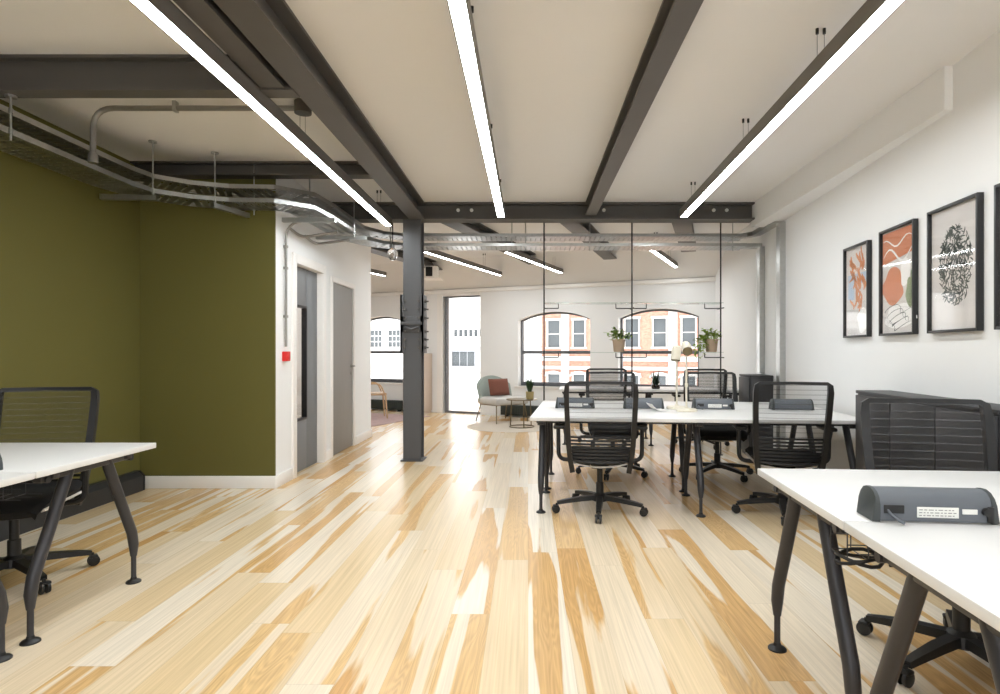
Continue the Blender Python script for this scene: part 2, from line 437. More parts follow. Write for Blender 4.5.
# unseen lamp, added to brighten the room behind the glazed door
t = thing('added_room_lamp', 'added unseen round lamp lighting the room behind the glazed grey door', 'lamp', (-3.5, 6.8, ZC))
b = MB(); b.lathe([(.19, -.0), (.19, -.05), (.17, -.055)]); b.obj('lamp_rim', M['trimw'], t)
b = MB(); b.lathe([(.168, -.05), (.16, -.075), (.1, -.09), (.0, -.095)]); b.obj('lamp_diffuser', M['glow'], t)

# ---------------------------------------------------------- far wall with its windows
SIL, SPR, APX = .58, 1.82, 1.97
WN = {'window_1': (-1.82, -.46), 'window_2': (2.05, 3.48), 'window_3': (4.00, 5.38)}
FD = (.40, 1.24, 2.33)
SLOPE_Z = 2.46
TH = .34
def arc(s0, s1, z0, z1, n=14):
    w2 = (s1-s0)/2; hh = z1-z0; rad = (w2*w2+hh*hh)/(2*hh); a = math.asin(w2/rad); cx = (s0+s1)/2; cz = z1-rad
    return [(cx+rad*math.sin(-a+2*a*k/n), cz+rad*math.cos(-a+2*a*k/n)) for k in range(n+1)]
MF = Matrix.Translation(FO) @ Matrix.Rotation(FROT, 4, 'Z')      # local x along, y outwards
b = MB(); edges = [-6.5, -1.82, -.46, .40, 1.24, 2.05, 3.48, 4.00, 5.38, 5.9]
for i in range(0, len(edges)-1, 2): b.box(edges[i], edges[i+1], 0, TH, 0, ZC, M=MF)
for s0, s1 in WN.values():
    b.box(s0, s1, 0, TH, 0, SIL, M=MF)
    b.prism([(s0, ZC)] + arc(s0, s1, SPR, APX) + [(s1, ZC)], 0, TH, MF)
b.box(FD[0], FD[1], 0, TH, FD[2], ZC, M=MF)
struct(b.obj('wall_back', M['white'], smooth=0))
# sloped ceiling strip down to the far wall
b = MB(); b.prism([(-.0, SLOPE_Z), (-.0, ZC), (-1.0, ZC)], -6.5, 5.9, MF @ Matrix.Rotation(R(90), 4, 'Z') @ Matrix.Scale(-1, 4, (0, 1, 0)))
struct(b.obj('ceiling_slope', M['ceil'], smooth=0))
for k, (nm, (s0, s1)) in enumerate(WN.items()):
    root = struct(bpy.data.objects.new(nm, None)); C.objects.link(root); root.location = FW(s0, .14); root.rotation_euler = (0, 0, FROT)
    w = s1-s0; fw = .036
    a = arc(0, w, SPR, APX); ai = arc(fw, w-fw, SPR-.01, APX-fw)
    b = MB(); b.prism([(0, SIL)] + a[:1] + a[1:] + [(w, SIL), (w-fw, SIL)] + list(reversed(ai)) + [(fw, SIL)], 0, .06)
    b.box(fw, w-fw, 0, .06, SIL, SIL+.07); b.obj('window_frame', M['winframe'], root, smooth=0)
    b = MB(); b.box(fw, w-fw, -.01, .05, 1.185, 1.245); b.obj('meeting_rail', M['winframe'], root, smooth=0)
    b = MB(); b.prism([(fw, SIL+.07)] + ai + [(w-fw, SIL+.07)], .026, .03); b.obj('window_pane', M['glass'], root, smooth=0)
    b = MB(); b.box(-.06, w+.06, -.17, .02, SIL-.035, SIL, .004); b.obj('window_sill', M['trimw'], root)
root = struct(bpy.data.objects.new('door_3', None)); C.objects.link(root); root.location = FW(FD[0], .06); root.rotation_euler = (0, 0, FROT)
w = FD[1]-FD[0]
b = MB(); b.box(0, .03, 0, .05, 0, FD[2]); b.box(w-.03, w, 0, .05, 0, FD[2]); b.box(.03, w-.03, 0, .05, FD[2]-.025, FD[2]); b.box(.03, w-.03, 0, .05, 0, .04)
b.box(.055, .075, -.01, .04, .03, FD[2]-.02); b.obj('door_frame', M['winframe'], root, smooth=0)
b = MB(); b.box(.03, w-.03, .02, .026, .04, FD[2]-.025); b.obj('door_pane', M['glass'], root, smooth=0)
b = MB()
b.box(FD[0]-.13, FD[0], -.02, .05, 0, FD[2]+.12, M=MF); b.box(FD[0], FD[1], -.02, .05, FD[2], FD[2]+.12, M=MF)
struct(b.obj('trim_4', M['trimw'], smooth=0))
# thin bright cornice at the foot of the sloped ceiling
b = MB(); b.box(-6.5, 5.7, -.05, 0, SLOPE_Z-.07, SLOPE_Z, .01, M=MF); struct(b.obj('trim_5', M['trimw']))

# ------------------------------------------------------------------ steelwork
def ibeam(name, p0, p1, w, z0, z1, tf=.018, tw=.012, m='steel'):
    b = MB(); p0 = Vector((p0[0], p0[1], 0)); p1 = Vector((p1[0], p1[1], 0)); h = z1-z0
    prof = [(-w/2, 0), (w/2, 0), (w/2, tf), (tw/2, tf), (tw/2, h-tf), (w/2, h-tf), (w/2, h), (-w/2, h), (-w/2, h-tf), (-tw/2, h-tf), (-tw/2, tf), (-w/2, tf)]
    b.sweep([p0 + Vector((0, 0, z0)), p1 + Vector((0, 0, z0))], prof)
    return struct(b.obj(name, M[m], smooth=0))
cross = ibeam('ceiling_beam', (-2.27, 6.78), (2.54, 6.78), .2, 2.70, ZC)
b = MB()
for px in (458, 471.5, 604, 714, 727): 
    x = (px-528)/600*6.76
    b.lathe([(.02, 0), (.02, .012), (.012, .016)], seg=12, M=Matrix.Translation((x, 6.774, 2.82)) @ Matrix.Rotation(R(90), 4, 'X'))
b.obj('bolt_head', M['sticker'], cross)
ibeam('ceiling_beam', (-1.24, YB), (-1.24, 6.68), .17, 2.70, ZC)
ibeam('ceiling_beam', (-1.43, YB), (-1.43, 3.36), .13, 2.70, ZC)
ibeam('ceiling_beam', (.70, YB), (.70, 6.68), .12, 2.74, ZC)
ibeam('ceiling_beam', (-3.48, 3.42), (-1.32, 3.42), .11, 2.69, ZC)
ibeam('ceiling_beam', (-3.48, 5.31), (-1.32, 5.31), .13, 2.77, ZC)
for (x, y, e) in ((-1.0, 6.9, 3.9), (.42, 6.9, 3.2), (-2.9, 7.4, 4.3), (1.75, 6.9, 2.4)):
    L_ = e; dx = .31; n = math.hypot(1, dx)
    ibeam('ceiling_beam', (x, y), (x + L_*dx/n, y + L_/n), .22, 2.755, ZC)

# column
root = struct(bpy.data.objects.new('steel_column', None)); C.objects.link(root); root.location = (-1.295, 6.80, 0)
b = MB(); w = .2; dd = .2; tf = .018; tw = .012
prof = [(-w/2, -dd/2), (w/2, -dd/2), (w/2, -dd/2+tf), (tw/2, -dd/2+tf), (tw/2, dd/2-tf), (w/2, dd/2-tf), (w/2, dd/2), (-w/2, dd/2), (-w/2, dd/2-tf), (-tw/2, dd/2-tf), (-tw/2, -dd/2+tf), (-w/2, -dd/2+tf)]
b.sweep([(0, 0, .015), (0, 0, 2.70)], prof, up=(0, 1, 0)); b.obj('column_shaft', M['column'], root, smooth=0)
b = MB(); b.box(-.125, .125, -.125, .125, 0, .016, .003); b.obj('base_plate', M['column'], root)
b = MB()
b.box(-.13, -.09, -.118, -.100, 1.21, 1.86, .002); b.box(.09, .13, -.118, -.100, 1.21, 1.86, .002)
b.box(-.13, .13, -.118, -.100, 1.44, 1.62, .002); b.box(.108, .13, -.118, .118, 1.21, 1.86, .002); b.box(-.13, -.108, -.118, .118, 1.21, 1.86, .002)
b.obj('splice_plate', M['column'], root)
b = MB(); b.box(-.115, .115, -.15, -.118, 1.52, 1.555, .004); b.tube([(-.08, -.14, 1.5), (0, -.15, 1.47), (.08, -.14, 1.5)], .012); b.obj('splice_shelf', M['column'], root)
for z in (1.27, 1.36, 1.45, 1.60, 1.70, 1.79):
    for x in (-.075, .075):
        b = MB(); b.lathe([(.017, 0), (.017, .014), (.009, .015), (.009, .035)], seg=6, M=Matrix.Translation((x, -.105, z)) @ Matrix.Rotation(R(90), 4, 'X')); b.obj('bolt', M['steel'], root)
    b = MB(); b.lathe([(.017, 0), (.017, .014), (.009, .015), (.009, .045)], seg=6, M=Matrix.Translation((.13, -.04, z)) @ Matrix.Rotation(R(90), 4, 'Y')); b.obj('bolt', M['steel'], root)

# ------------------------------------------------------------------ linear lamps
def lamp(p0, p1, zb, label, drops, w=.08, h=.085, group='linear pendant lamps of the office'):
    p0 = Vector((*p0, 0)); p1 = Vector((*p1, 0)); d = p1-p0; L_ = d.length; a = math.atan2(d.y, d.x)
    t = thing('linear_pendant_lamp', label, 'lamp', (p0.x, p0.y, zb), a, group)
    b = MB(); b.box(0, L_, -w/2, -w/2+.006, 0, h); b.box(0, L_, w/2-.006, w/2, 0, h); b.box(0, L_, -w/2, w/2, h-.006, h); b.box(0, .004, -w/2, w/2, 0, h); b.box(L_-.004, L_, -w/2, w/2, 0, h)
    b.obj('housing', M['lamp'], t, smooth=0)
    b = MB(); b.box(.004, L_-.004, -w/2+.006, w/2-.006, .002, .012); b.obj('diffuser', M['led'], t, smooth=0)
    for f in drops:
        for o_ in ((-.018, .018) if len(drops) > 1 else (0,)):
            b = MB(); b.tube([(f, o_, h), (f, o_, ZC-zb-.03)], .0013, 6); cab = b.obj('suspension_cable', M['wire'], t)
            b = MB(); b.lathe([(.008, ZC-zb-.028), (.008, ZC-zb)], (f, o_, 0), 12); b.obj('ceiling_cup', M['black'], cab)
    return t
lamp((1.40, .3), (1.64, 6.33), 2.64, 'long suspended light strip nearest the wall with the framed prints', (1.0, 2.8, 4.0, 5.6))
lamp((-.29, .3), (-.285, 6.33), 2.64, 'long suspended light strip between the two long ceiling beams', (1.2, 2.6, 4.1, 5.5))
lamp((-1.54, .2), (-1.54, 6.62), 2.61, 'long suspended light strip between the left wall and the main beam', (1.2, 2.3, 3.9, 6.0))
FL = ((-1.425, 8.3, -.50, 10.85, 'short slanted light strip just right of the steel column'), (-.31, 8.3, .58, 10.5, 'short slanted light strip above the middle arched window'),
      (1.66, 8.1, 2.42, 9.8, 'short slanted light strip nearest the right wall, above the right arched window'), (-3.2, 9.2, -2.6, 10.9, 'short slanted light strip left of the steel column'))
for x, y, x2, y2, lb in FL:
    lamp((x, y), (x2, y2), 2.60, lb, (.4, 2.0) if y2-y > 2 else (.3, 1.3), w=.07, h=.07, group='short slanted light strips over the far end')
lamp((1.35, -2.6), (1.37, -.1), 2.64, 'added unseen light strip behind the viewpoint nearest the right wall', (.4, 2.0))  # extra strip added out of view to light the room
lamp((-1.54, -2.6), (-1.54, -.2), 2.61, 'added unseen light strip behind the viewpoint nearest the left wall', (.4, 2.0))  # second added strip, also out of view, for more light
lamp((-5.6, 9.6), (-4.4, 11.6), 2.60, 'slanted light strip in the lounge corner behind the door wall', (.4, 1.8))

# ------------------------------------------------------------------ cable trays
def tray_path(z, dy=0):
    return [(-3.16, -2.5, z), (-3.16, 4.55, z), (-3.10, 4.85, z), (-2.85, 5.08, z), (-2.55, 5.20, z), (-2.2, 5.22, z), (-2.03, 5.38, z), (-2.0, 5.75, z),
            (-1.98, 6.75, z), (-1.80, 7.12, z), (-1.5, 7.30+dy, z), (0, 7.32+dy, z)]
def resample(pts, step):
    out = []; pts = [Vector(p) for p in pts]; acc = 0
    for a, c in zip(pts, pts[1:]):
        L_ = (c-a).length; d = acc
        while d < L_:
            out.append((a + (c-a)*(d/L_), (c-a).normalized())); d += step
        acc = d - L_
    return out
def tray(z, xr, yv, label):
    t = thing('cable_tray', label, 'cable tray', (-3.16, 4.0, z), 0, 'stacked galvanised cable trays')
    off = Vector((-3.16, 4.0, z)); W = .15
    pts = [Vector(p) - off for p in tray_path(z)] + [Vector((xr, 7.32, z)) - off]
    # densify so the sides stay clean
    def side(sgn):
        out = []
        for i, p in enumerate(pts):
            tn = (pts[min(i+1, len(pts)-1)] - pts[max(i-1, 0)]).normalized(); n = Vector((-tn.y, tn.x, 0))
            out.append(p + n*W*sgn)
        return out
    b = MB()
    for sg in (1, -1):
        b.sweep(side(sg), [(-.004, 0), (.004, 0), (.004, .034), (-.004, .034)])
        b.sweep(side(sg*.93), [(-.012, .032), (.012, .032), (.012, .036), (-.012, .036)])
    b.obj('side_rail', M['galv'], t, smooth=0)
    b = MB()
    for p, tn in resample(pts, .06):
        n = Vector((-tn.y, tn.x, 0)); a = [p+n*W*.98-tn*.022, p-n*W*.98-tn*.022, p-n*W*.98+tn*.022, p+n*W*.98+tn*.022]
        bb = bmesh.new(); vs = [bb.verts.new(q) for q in a] + [bb.verts.new(q+Vector((0, 0, .003))) for q in a]
        for f in ((3, 2, 1, 0), (4, 5, 6, 7), (0, 1, 5, 4), (1, 2, 6, 5), (2, 3, 7, 6), (3, 0, 4, 7)): bb.faces.new([vs[i] for i in f])
        b._merge(bb)
    for k in (-.5, 0, .5):
        q = []
        for i, p in enumerate(pts):
            tn = (pts[min(i+1, len(pts)-1)] - pts[max(i-1, 0)]).normalized(); q.append(p + Vector((-tn.y, tn.x, 0))*W*k*1.3)
        b.sweep(q, [(-.012, 0), (.012, 0), (.012, .003), (-.012, .003)])
    b.obj('perforated_base', M['galv'], t, smooth=0)
    return t, off
tu, ou = tray(2.60, 2.62, 6.5, 'upper galvanised cable tray of the two stacked trays crossing the room')
tl, ol = tray(2.485, 2.62, 7.3, 'lower galvanised cable tray of the two stacked trays crossing the room')
# vertical wall runs
for (t, off, yv, ztop) in ((tl, ol, 7.25, 2.485), (tu, ou, 6.5, 2.62)):
    b = MB(); xa = rw(yv); c = Vector((xa, yv, 0)) - off
    Mr = Matrix.Translation(c) @ Matrix.Rotation(RROT, 4, 'Z')
    zb = .965 if yv > 7 else .12; b.box(-.06, -.055, -.06, .06, zb, ztop, M=Mr); b.box(-.06, 0, -.062, -.056, zb, ztop, M=Mr); b.box(-.06, 0, .056, .062, zb, ztop, M=Mr)
    if yv > 7: b.sweep([Vector((2.6, 7.3, ztop+.02))-off, Vector((xa-.02, 7.28, ztop+.02))-off], [(-.06, -.025), (.06, -.025), (.06, .025), (-.06, .025)])
    else: b.sweep([Vector((2.60, 7.3, 2.625))-off, Vector((2.72, 7.15, 2.63))-off, Vector((xa-.05, 6.5, 2.645))-off], [(-.05, -.025), (.05, -.025), (.05, .025), (-.05, .025)])
    b.obj('wall_drop', M['galv'], t, smooth=0)
# hanger rods and strut brackets (parts of the lower tray)
for (x, y) in ((-2.965, 3.44), (-2.97, 4.75), (-2.62, 5.02), (-2.42, 5.30), (-2.02, 5.55), (-1.84, 6.35), (-.03, 7.18), (-.2, 7.44), (.74, 7.18), (2.45, 7.18), (-1.65, 7.2)):
    b = MB(); p = Vector((x, y, 0)) - Vector((ol.x, ol.y, 0)); zz = -ol.z
    top = ZC if abs(y-6.78) > .1 else 2.7
    if y == 3.44: top = 2.69
    b.tube([p + Vector((0, 0, 2.43+zz)), p + Vector((0, 0, top+zz))], .006, 8)
    b.lathe([(.03, top+zz-.012), (.03, top+zz)], (p.x, p.y, 0), 10)
    b.lathe([(.013, 2.47+zz), (.013, 2.5+zz)], (p.x, p.y, 0), 6); b.lathe([(.013, 2.59+zz), (.013, 2.615+zz)], (p.x, p.y, 0), 6)
    b.obj('hanger_rod', M['galv'], tl)
for (a0, a1) in (((-3.36, 4.72), (-2.94, 4.76)), ((-2.28, 5.55), (-1.78, 5.55)), ((-2.26, 6.4), (-1.72, 6.42)), ((-2.62, 4.98), (-2.5, 5.36))):
    b = MB(); z = 2.44
    b.sweep([Vector((*a0, z))-ol, Vector((*a1, z))-ol], [(-.02, -.02), (.02, -.02), (.02, .02), (-.02, .02)]); b.obj('strut_bracket', M['galv'], tl, smooth=0)

# ------------------------------------------------------------------ conduits, call point, small ceiling things
def bend(pts, r=.12, n=6):
    pts = [Vector(p) for p in pts]; out = [pts[0]]
    for a, c, e in zip(pts, pts[1:], pts[2:]):
        d0 = (a-c).normalized(); d1 = (e-c).normalized(); q = min(r, (a-c).length*.49, (e-c).length*.49)
        p0 = c+d0*q; p1 = c+d1*q
        for k in range(n+1):
            f = k/n; out.append(p0*(1-f)**2 + c*2*f*(1-f) + p1*f*f)
    out.append(pts[-1]); return out
t = thing('conduit_pipe', 'thick bent metal conduit running under the left ceiling to a round box', 'pipe', (-2.9, 4.0, 2.5))
o_ = Vector((-2.9, 4.0, 2.5))
b = MB(); b.tube(bend([(0, 0, 0), (0, 0, .345), (1.36, 0, .345)], .14), .018, 12); b.lathe([(.03, -.02), (.03, .03), (.02, .05)], seg=14); b.obj('pipe', M['conduit'], t)
b = MB(); b.lathe([(.055, .31), (.055, .39)], (1.40, 0, 0), 18); b.obj('junction_box', M['steel'], t)
b = MB()
for x in (.55, 1.1): b.box(x-.012, x+.012, -.022, .022, .32, .39, .002)
b.obj('pipe_clip', M['galv'], t)
b = MB(); yb = 5.58
b.tube(bend([(XW+.02, yb, 1.27), (XW+.02, yb, 2.43), (XW+.36, yb, 2.44)], .16), .011, 10)
for z in (1.55, 2.0, 2.2): b.box(XW, XW+.035, yb-.016, yb+.016, z-.012, z+.012, .002)
tag(b.obj('conduit_pipe', M['conduit']), 'thin upright metal conduit rising from the red call point', 'pipe')
for yb, lb in ((5.95, 'short curved conduit leaving the tray above the glazed grey door'), (6.35, 'short curved conduit leaving the tray nearest the plain grey door')):
    b = MB(); b.tube(bend([(XW+.0, yb-.25, 2.40), (XW+.03, yb-.1, 2.36), (XW+.06, yb, 2.36), (XW+.38, yb, 2.41)], .09), .014, 10); tag(b.obj('conduit_pipe', M['conduit']), lb, 'pipe')
t = thing('fire_call_point', 'small red fire alarm call point on the white door wall', 'alarm', (XW, 5.58, 1.18))
b = MB(); b.box(0, .045, -.045, .045, -.045, .045, .006); b.obj('call_box', M['red'], t)
b = MB(); b.box(.044, .048, -.026, .026, -.026, .02, .001); b.obj('press_plate', M['red'], t)
t = thing('globe_lamp', 'small clear glass globe hanging left of the steel column', 'lamp', (-1.57, 6.96, 2.36))
b = MB(); b.tube([(0, 0, .1), (0, 0, ZC-2.36)], .006); b.obj('lamp_rod', M['blackmetal'], t)
b = MB(); b.lathe([(.02, -.075), (.045, -.055), (.06, -.01), (.055, .03), (.03, .06), (.02, .075)], seg=20); b.obj('glass_globe', M['clear'], t)
b = MB(); b.lathe([(.022, .06), (.024, .1), (.012, .115)], seg=14); b.obj('lamp_holder', M['galv'], t)
t = thing('wall_speaker', 'small boxy speaker with a black grille high on the far slope', 'speaker', (-1.73, 10.75, 2.56))
b = MB(); b.box(-.11, .11, -.02, .18, 0, .2, .008); b.box(-.16, .16, 0, .35, -.02, 0, .004); b.obj('speaker_case', M['trimw'], t)
b = MB(); b.box(-.1, .02, -.028, -.02, .015, .185, .003)
for k in range(6): b.box(-.09, .01, -.032, -.028, .03+k*.026, .04+k*.026)
b.obj('speaker_grille', M['black'], t)

# ------------------------------------------------------------------ desks
def leg_mesh(b, x, yt, yf, zt=.69):
    """slanted round leg bent upright near the floor"""
    dy = yf-yt
    p = [(x, yt, zt), (x, yt+dy*.5, .46), (x, yt+dy*.93, .27), (x, yf, .20), (x, yf, .14)]
    b.tube(p, .025, 14, up=(1, 0, 0), scales=[1, 1, 1, .95, .62])
    b.tube([(x, yf, .145), (x, yf, .02)], .0125, 12, up=(1, 0, 0))
def desk(name, label, loc, rotz, L_, D_, frames, group, basket=False, flip=False):
    t = thing(name, label, 'desk', loc, rotz, group)
    b = MB(); b.box(0, L_, .004, D_-.004, .702, .73, .003); b.obj('tabletop', M['desk'], t)
    b = MB()
    for y in (.16, D_-.16): b.box(.04, L_-.04, y-.018, y+.018, .672, .702, .003)
    b.obj('under_rail', M['leg'], t)
    for x in frames:
        b = MB(); b.box(x-.022, x+.022, .1, D_-.1, .664, .702, .006); b.tube([(x-.03, D_-.13, .672), (x+.03, D_-.13, .672)], .016); b.tube([(x-.03, .13, .672), (x+.03, .13, .672)], .016)
        b.obj('end_rail', M['leg'], t)
        for yt, yf in ((.28, .07), (D_-.28, D_-.07)):
            b = MB(); leg_mesh(b, x, yt, yf); lg = b.obj('leg', M['leg'], t)
            b = MB(); b.lathe([(.036, 0), (.036, .006), (.03, .012), (.016, .018), (.013, .03)], (x, yf, 0), 20); b.obj('foot', M['black'], lg)
    if basket:
        b = MB(); y0, y1 = (.02, .13) if not flip else (D_-.13, D_-.02)
        for k in range(int((L_-.1)/.06)):
            x = .02+k*.06
            b.tube([(x, y0, .70), (x, y0, .61), (x, y1, .61), (x, y1, .70)], .002, 5, up=(1, 0, 0))
        for (y, z) in ((y0, .655), (y0, .61), (y1, .61), (y1, .655), ((y0+y1)/2, .61)): b.tube([(.02, y, z), (L_-.08, y, z)], .002, 5)
        b.obj('wire_basket', M['wire'], t)
    return t
def at(o, x, y, rot=RROT): return (o[0] + x*math.cos(rot) - y*math.sin(rot), o[1] + x*math.sin(rot) + y*math.cos(rot))
OL = (-3.44, 1.65)
desk('office_desk', 'white desk by the olive wall, far half of the left pair', (OL[0], 2.45, 0), 0, 1.43, .8, (.14, 1.35), 'desk pair by the olive wall', True)
desk('office_desk', 'white desk by the olive wall, near half of the left pair', (OL[0], 1.65, 0), 0, 1.43, .8, (.14, 1.35), 'desk pair by the olive wall')
OR = (.859, .94); RR = -.068
p = at(OR, 0, .8, RR); desk('office_desk', 'white desk carrying the near power module, far half of the right pair', (*p, 0), RR, 1.38, .8, (.06, 1.3), 'desk pair in the right foreground', True)
desk('office_desk', 'white desk in the right foreground, half nearest the viewer', (*OR, 0), RR, 1.38, .8, (.06, 1.3), 'desk pair in the right foreground')
OM = (.012, 4.50)
desk('office_bench_desk', 'long white bench desk in the middle, its near row', (*OM, 0), RROT*.95, 2.46, .79, (.08, 1.27, 2.38), 'middle bench desks')
p = at(OM, 0, .79, RROT*.95); desk('office_bench_desk', 'long white bench desk in the middle, its far row', (*p, 0), RROT*.95, 2.46, .79, (.08, 1.27, 2.38), 'middle bench desks')
OF = (.40, 7.85); desk('office_bench_desk', 'white bench desk nearest the arched windows', (*OF, 0), RROT*.95, 2.40, .8, (.08, 1.2, 2.32), 'bench desk by the windows')

# ------------------------------------------------------------------ task chairs
def make_chair(label, group):
    t = thing('task_chair', label, 'chair', (0, 0, 0), 0, group)
    # seat
    b = MB()
    def sf(u, v):
        x = (u-.5)*.49; y = -.20+v*.46
        e = max(0, abs(u-.5)*2-.8)/.2; z = .478 - .028*e*e - .05*max(0, (v-.8)/.2)**2 + .015*max(0, (.15-v)/.15) - .012*math.cos((u-.5)*PI)
        k = 1-.10*max(0, (v-.75)/.25)**2
        return Vector((x*k, y, z))
    b.grid(sf, 16, 16)
    bmesh.ops.solidify(b.bm, geom=list(b.bm.faces), thickness=.055)
    bmesh.ops.recalc_face_normals(b.bm, faces=b.bm.faces)
    b.obj('seat', M['fabric'], t, smooth=60)
    b = MB()
    b.grid(lambda u, v: Vector(((u-.5)*.46, -.20+v*.41, .422-.068*math.sin(PI*u)**.7*math.sin(PI*(.22+.6*v)))), 12, 10)
    bmesh.ops.solidify(b.bm, geom=list(b.bm.faces), thickness=.012); b.obj('seat_pan', M['shell'], t, smooth=60)
    b = MB(); b.box(-.07, .07, -.12, .10, .345, .40, .012); b.tube([(.05, 0, .375), (.26, .02, .375)], .007); b.obj('tilt_mechanism', M['black'], t)
    # back
    zs = [.34, .44, .55, .68, .82, .94, .985]
    ys = [-.205, -.235, -.262, -.285, -.315, -.340, -.347]
    hw = [.205, .222, .232, .238, .243, .245, .240]
    path = [(-hw[i], ys[i], zs[i]) for i in range(len(zs))] + [(-.222, -.350, 1.0), (0, -.356, 1.003), (.222, -.350, 1.0)] + [(hw[i], ys[i], zs[i]) for i in reversed(range(len(zs)))]
    b = MB()
    sc_ = [1.0]*6 + [.9, .62, .55, .62, .9] + [1.0]*6
    b.sweep(path, [(-.018, -.020), (.018, -.020), (.018, .016), (-.018, .016)], up=(0, 1, 0), scales=sc_)
    # lower curved tie between the uprights
    b.tube([(-.20, -.225, .43), (-.1, -.245, .415), (0, -.25, .41), (.1, -.245, .415), (.20, -.225, .43)], .012, 8)
    fr = b.obj('back_frame', M['frame'], t)
    def bx(z):
        for i in range(len(zs)-1):
            if z <= zs[i+1]:
                f = (z-zs[i])/(zs[i+1]-zs[i]); return ys[i]+f*(ys[i+1]-ys[i]), hw[i]+f*(hw[i+1]-hw[i])
        return ys[-1], hw[-1]
    b = MB()
    def nf(u, v):
        z = .60+v*.392; y, h = bx(min(z, .985)); h -= .012
        return Vector(((u-.5)*2*h, y+.012+.02*(1-(2*u-1)**2)*-1*.6, z))
    b.grid(nf, 10, 12); b.obj('back_net', M['net'], t, smooth=80)
    b = MB()
    for k in range(8):
        z = .425+k*.0255; y, h = bx(z); c = .022
        pts = [(-h+.01+(2*h-.02)*i/8, y-.004-c*(1-(2*i/8-1)**2), z) for i in range(9)]
        b.sweep(pts, [(-.003, -.0075), (.003, -.0075), (.003, .0075), (-.003, .0075)])
    b.obj('lumbar_slats', M['frame'], t, smooth=0)
    # arms
    for sx in (-1, 1):
        b = MB(); b.tube(bend([(sx*.20, -.03, .392), (sx*.315, -.03, .40), (sx*.318, -.03, .64)], .06), .016, 10, up=(0, 1, 0), scales=None); arm = b.obj('armrest', M['frame'], t)
        b = MB(); b.box(sx*.31-.042, sx*.31+.042, -.13, .13, .64, .668, .012, seg=3); b.obj('arm_pad', M['black'], arm)
    # column and base
    b = MB(); b.lathe([(.055, .08), (.05, .125), (.03, .14), (.03, .22), (.022, .225), (.022, .36)], seg=20); b.obj('gas_column', M['black'], t)
    for k in range(5):
        b = MB()
        b.sweep([(.03, 0, .108), (.15, 0, .102), (.27, 0, .088), (.335, 0, .078)], [(-.026, -.018), (.026, -.018), (.022, .016), (-.022, .016)], scales=[1.05, 1, .82, .68])
        lg = b.obj('base_leg', M['black'], t, rot=(0, 0, k*2*PI/5))
        b = MB()
        for sy in (-1, 1):
            b.lathe([(.012, 0), (.0285, .001), (.030, .006), (.0285, .014), (.014, .018)], seg=18, M=Matrix.Translation((.345, sy*.006, .030)) @ Matrix.Rotation(-sy*R(90), 4, 'X'))
        b.tube([(.34, 0, .03), (.338, 0, .075)], .009); b.box(.325, .365, -.026, .026, .046, .062, .006)
        b.obj('caster', M['black'], lg)
    return t
def base_turn(o, ang):
    k = 0
    for ch in o.children if o.name not in KIDS else KIDS[o.name]:
        if ch.name.startswith('base_leg'):
            ch.rotation_euler = (0, 0, k*2*PI/5 + ang); k += 1
G = 'black net-back task chairs'
chair0 = make_chair('black net-back task chair, back to us, at the left end of the middle bench', G)
kids(chair0)
spots = [
    (.552, 4.61, -.097, -98.5, None),
    (1.92, 4.53, -.20, 177.5, 'black net-back task chair with its back to us, half behind the right desk corner'),
    (1.87, 5.93, PI-.10, -135.5, 'black net-back task chair facing us behind the cream lamps and the middle bench'),
    (.85, 6.02, PI-.07, 180, 'black net-back task chair facing us across the middle bench, behind the near chair'),
    (1.03, 8.02, -.08, 20, 'black net-back task chair at the window bench, directly beyond the chair facing us'),
    (2.24, 7.80, -.10, 215, 'black net-back task chair at the window bench beside the end of the dark cabinet'),
    (-2.74, 3.20, PI+.26, 42, 'black net-back task chair facing us at the desk by the olive wall'),
    (1.69, 2.34, PI-.22, 133, 'black net-back task chair facing us at the right desk in front of a dark cabinet'),
]
for x, y, a, ba, lb in spots:
    if lb is None:
        c = chair0; c.location = (x, y, 0); c.rotation_euler = (0, 0, a)
    else:
        c = dup(chair0, (x, y, 0), a, lb)
    base_turn(c, R(ba) - a)

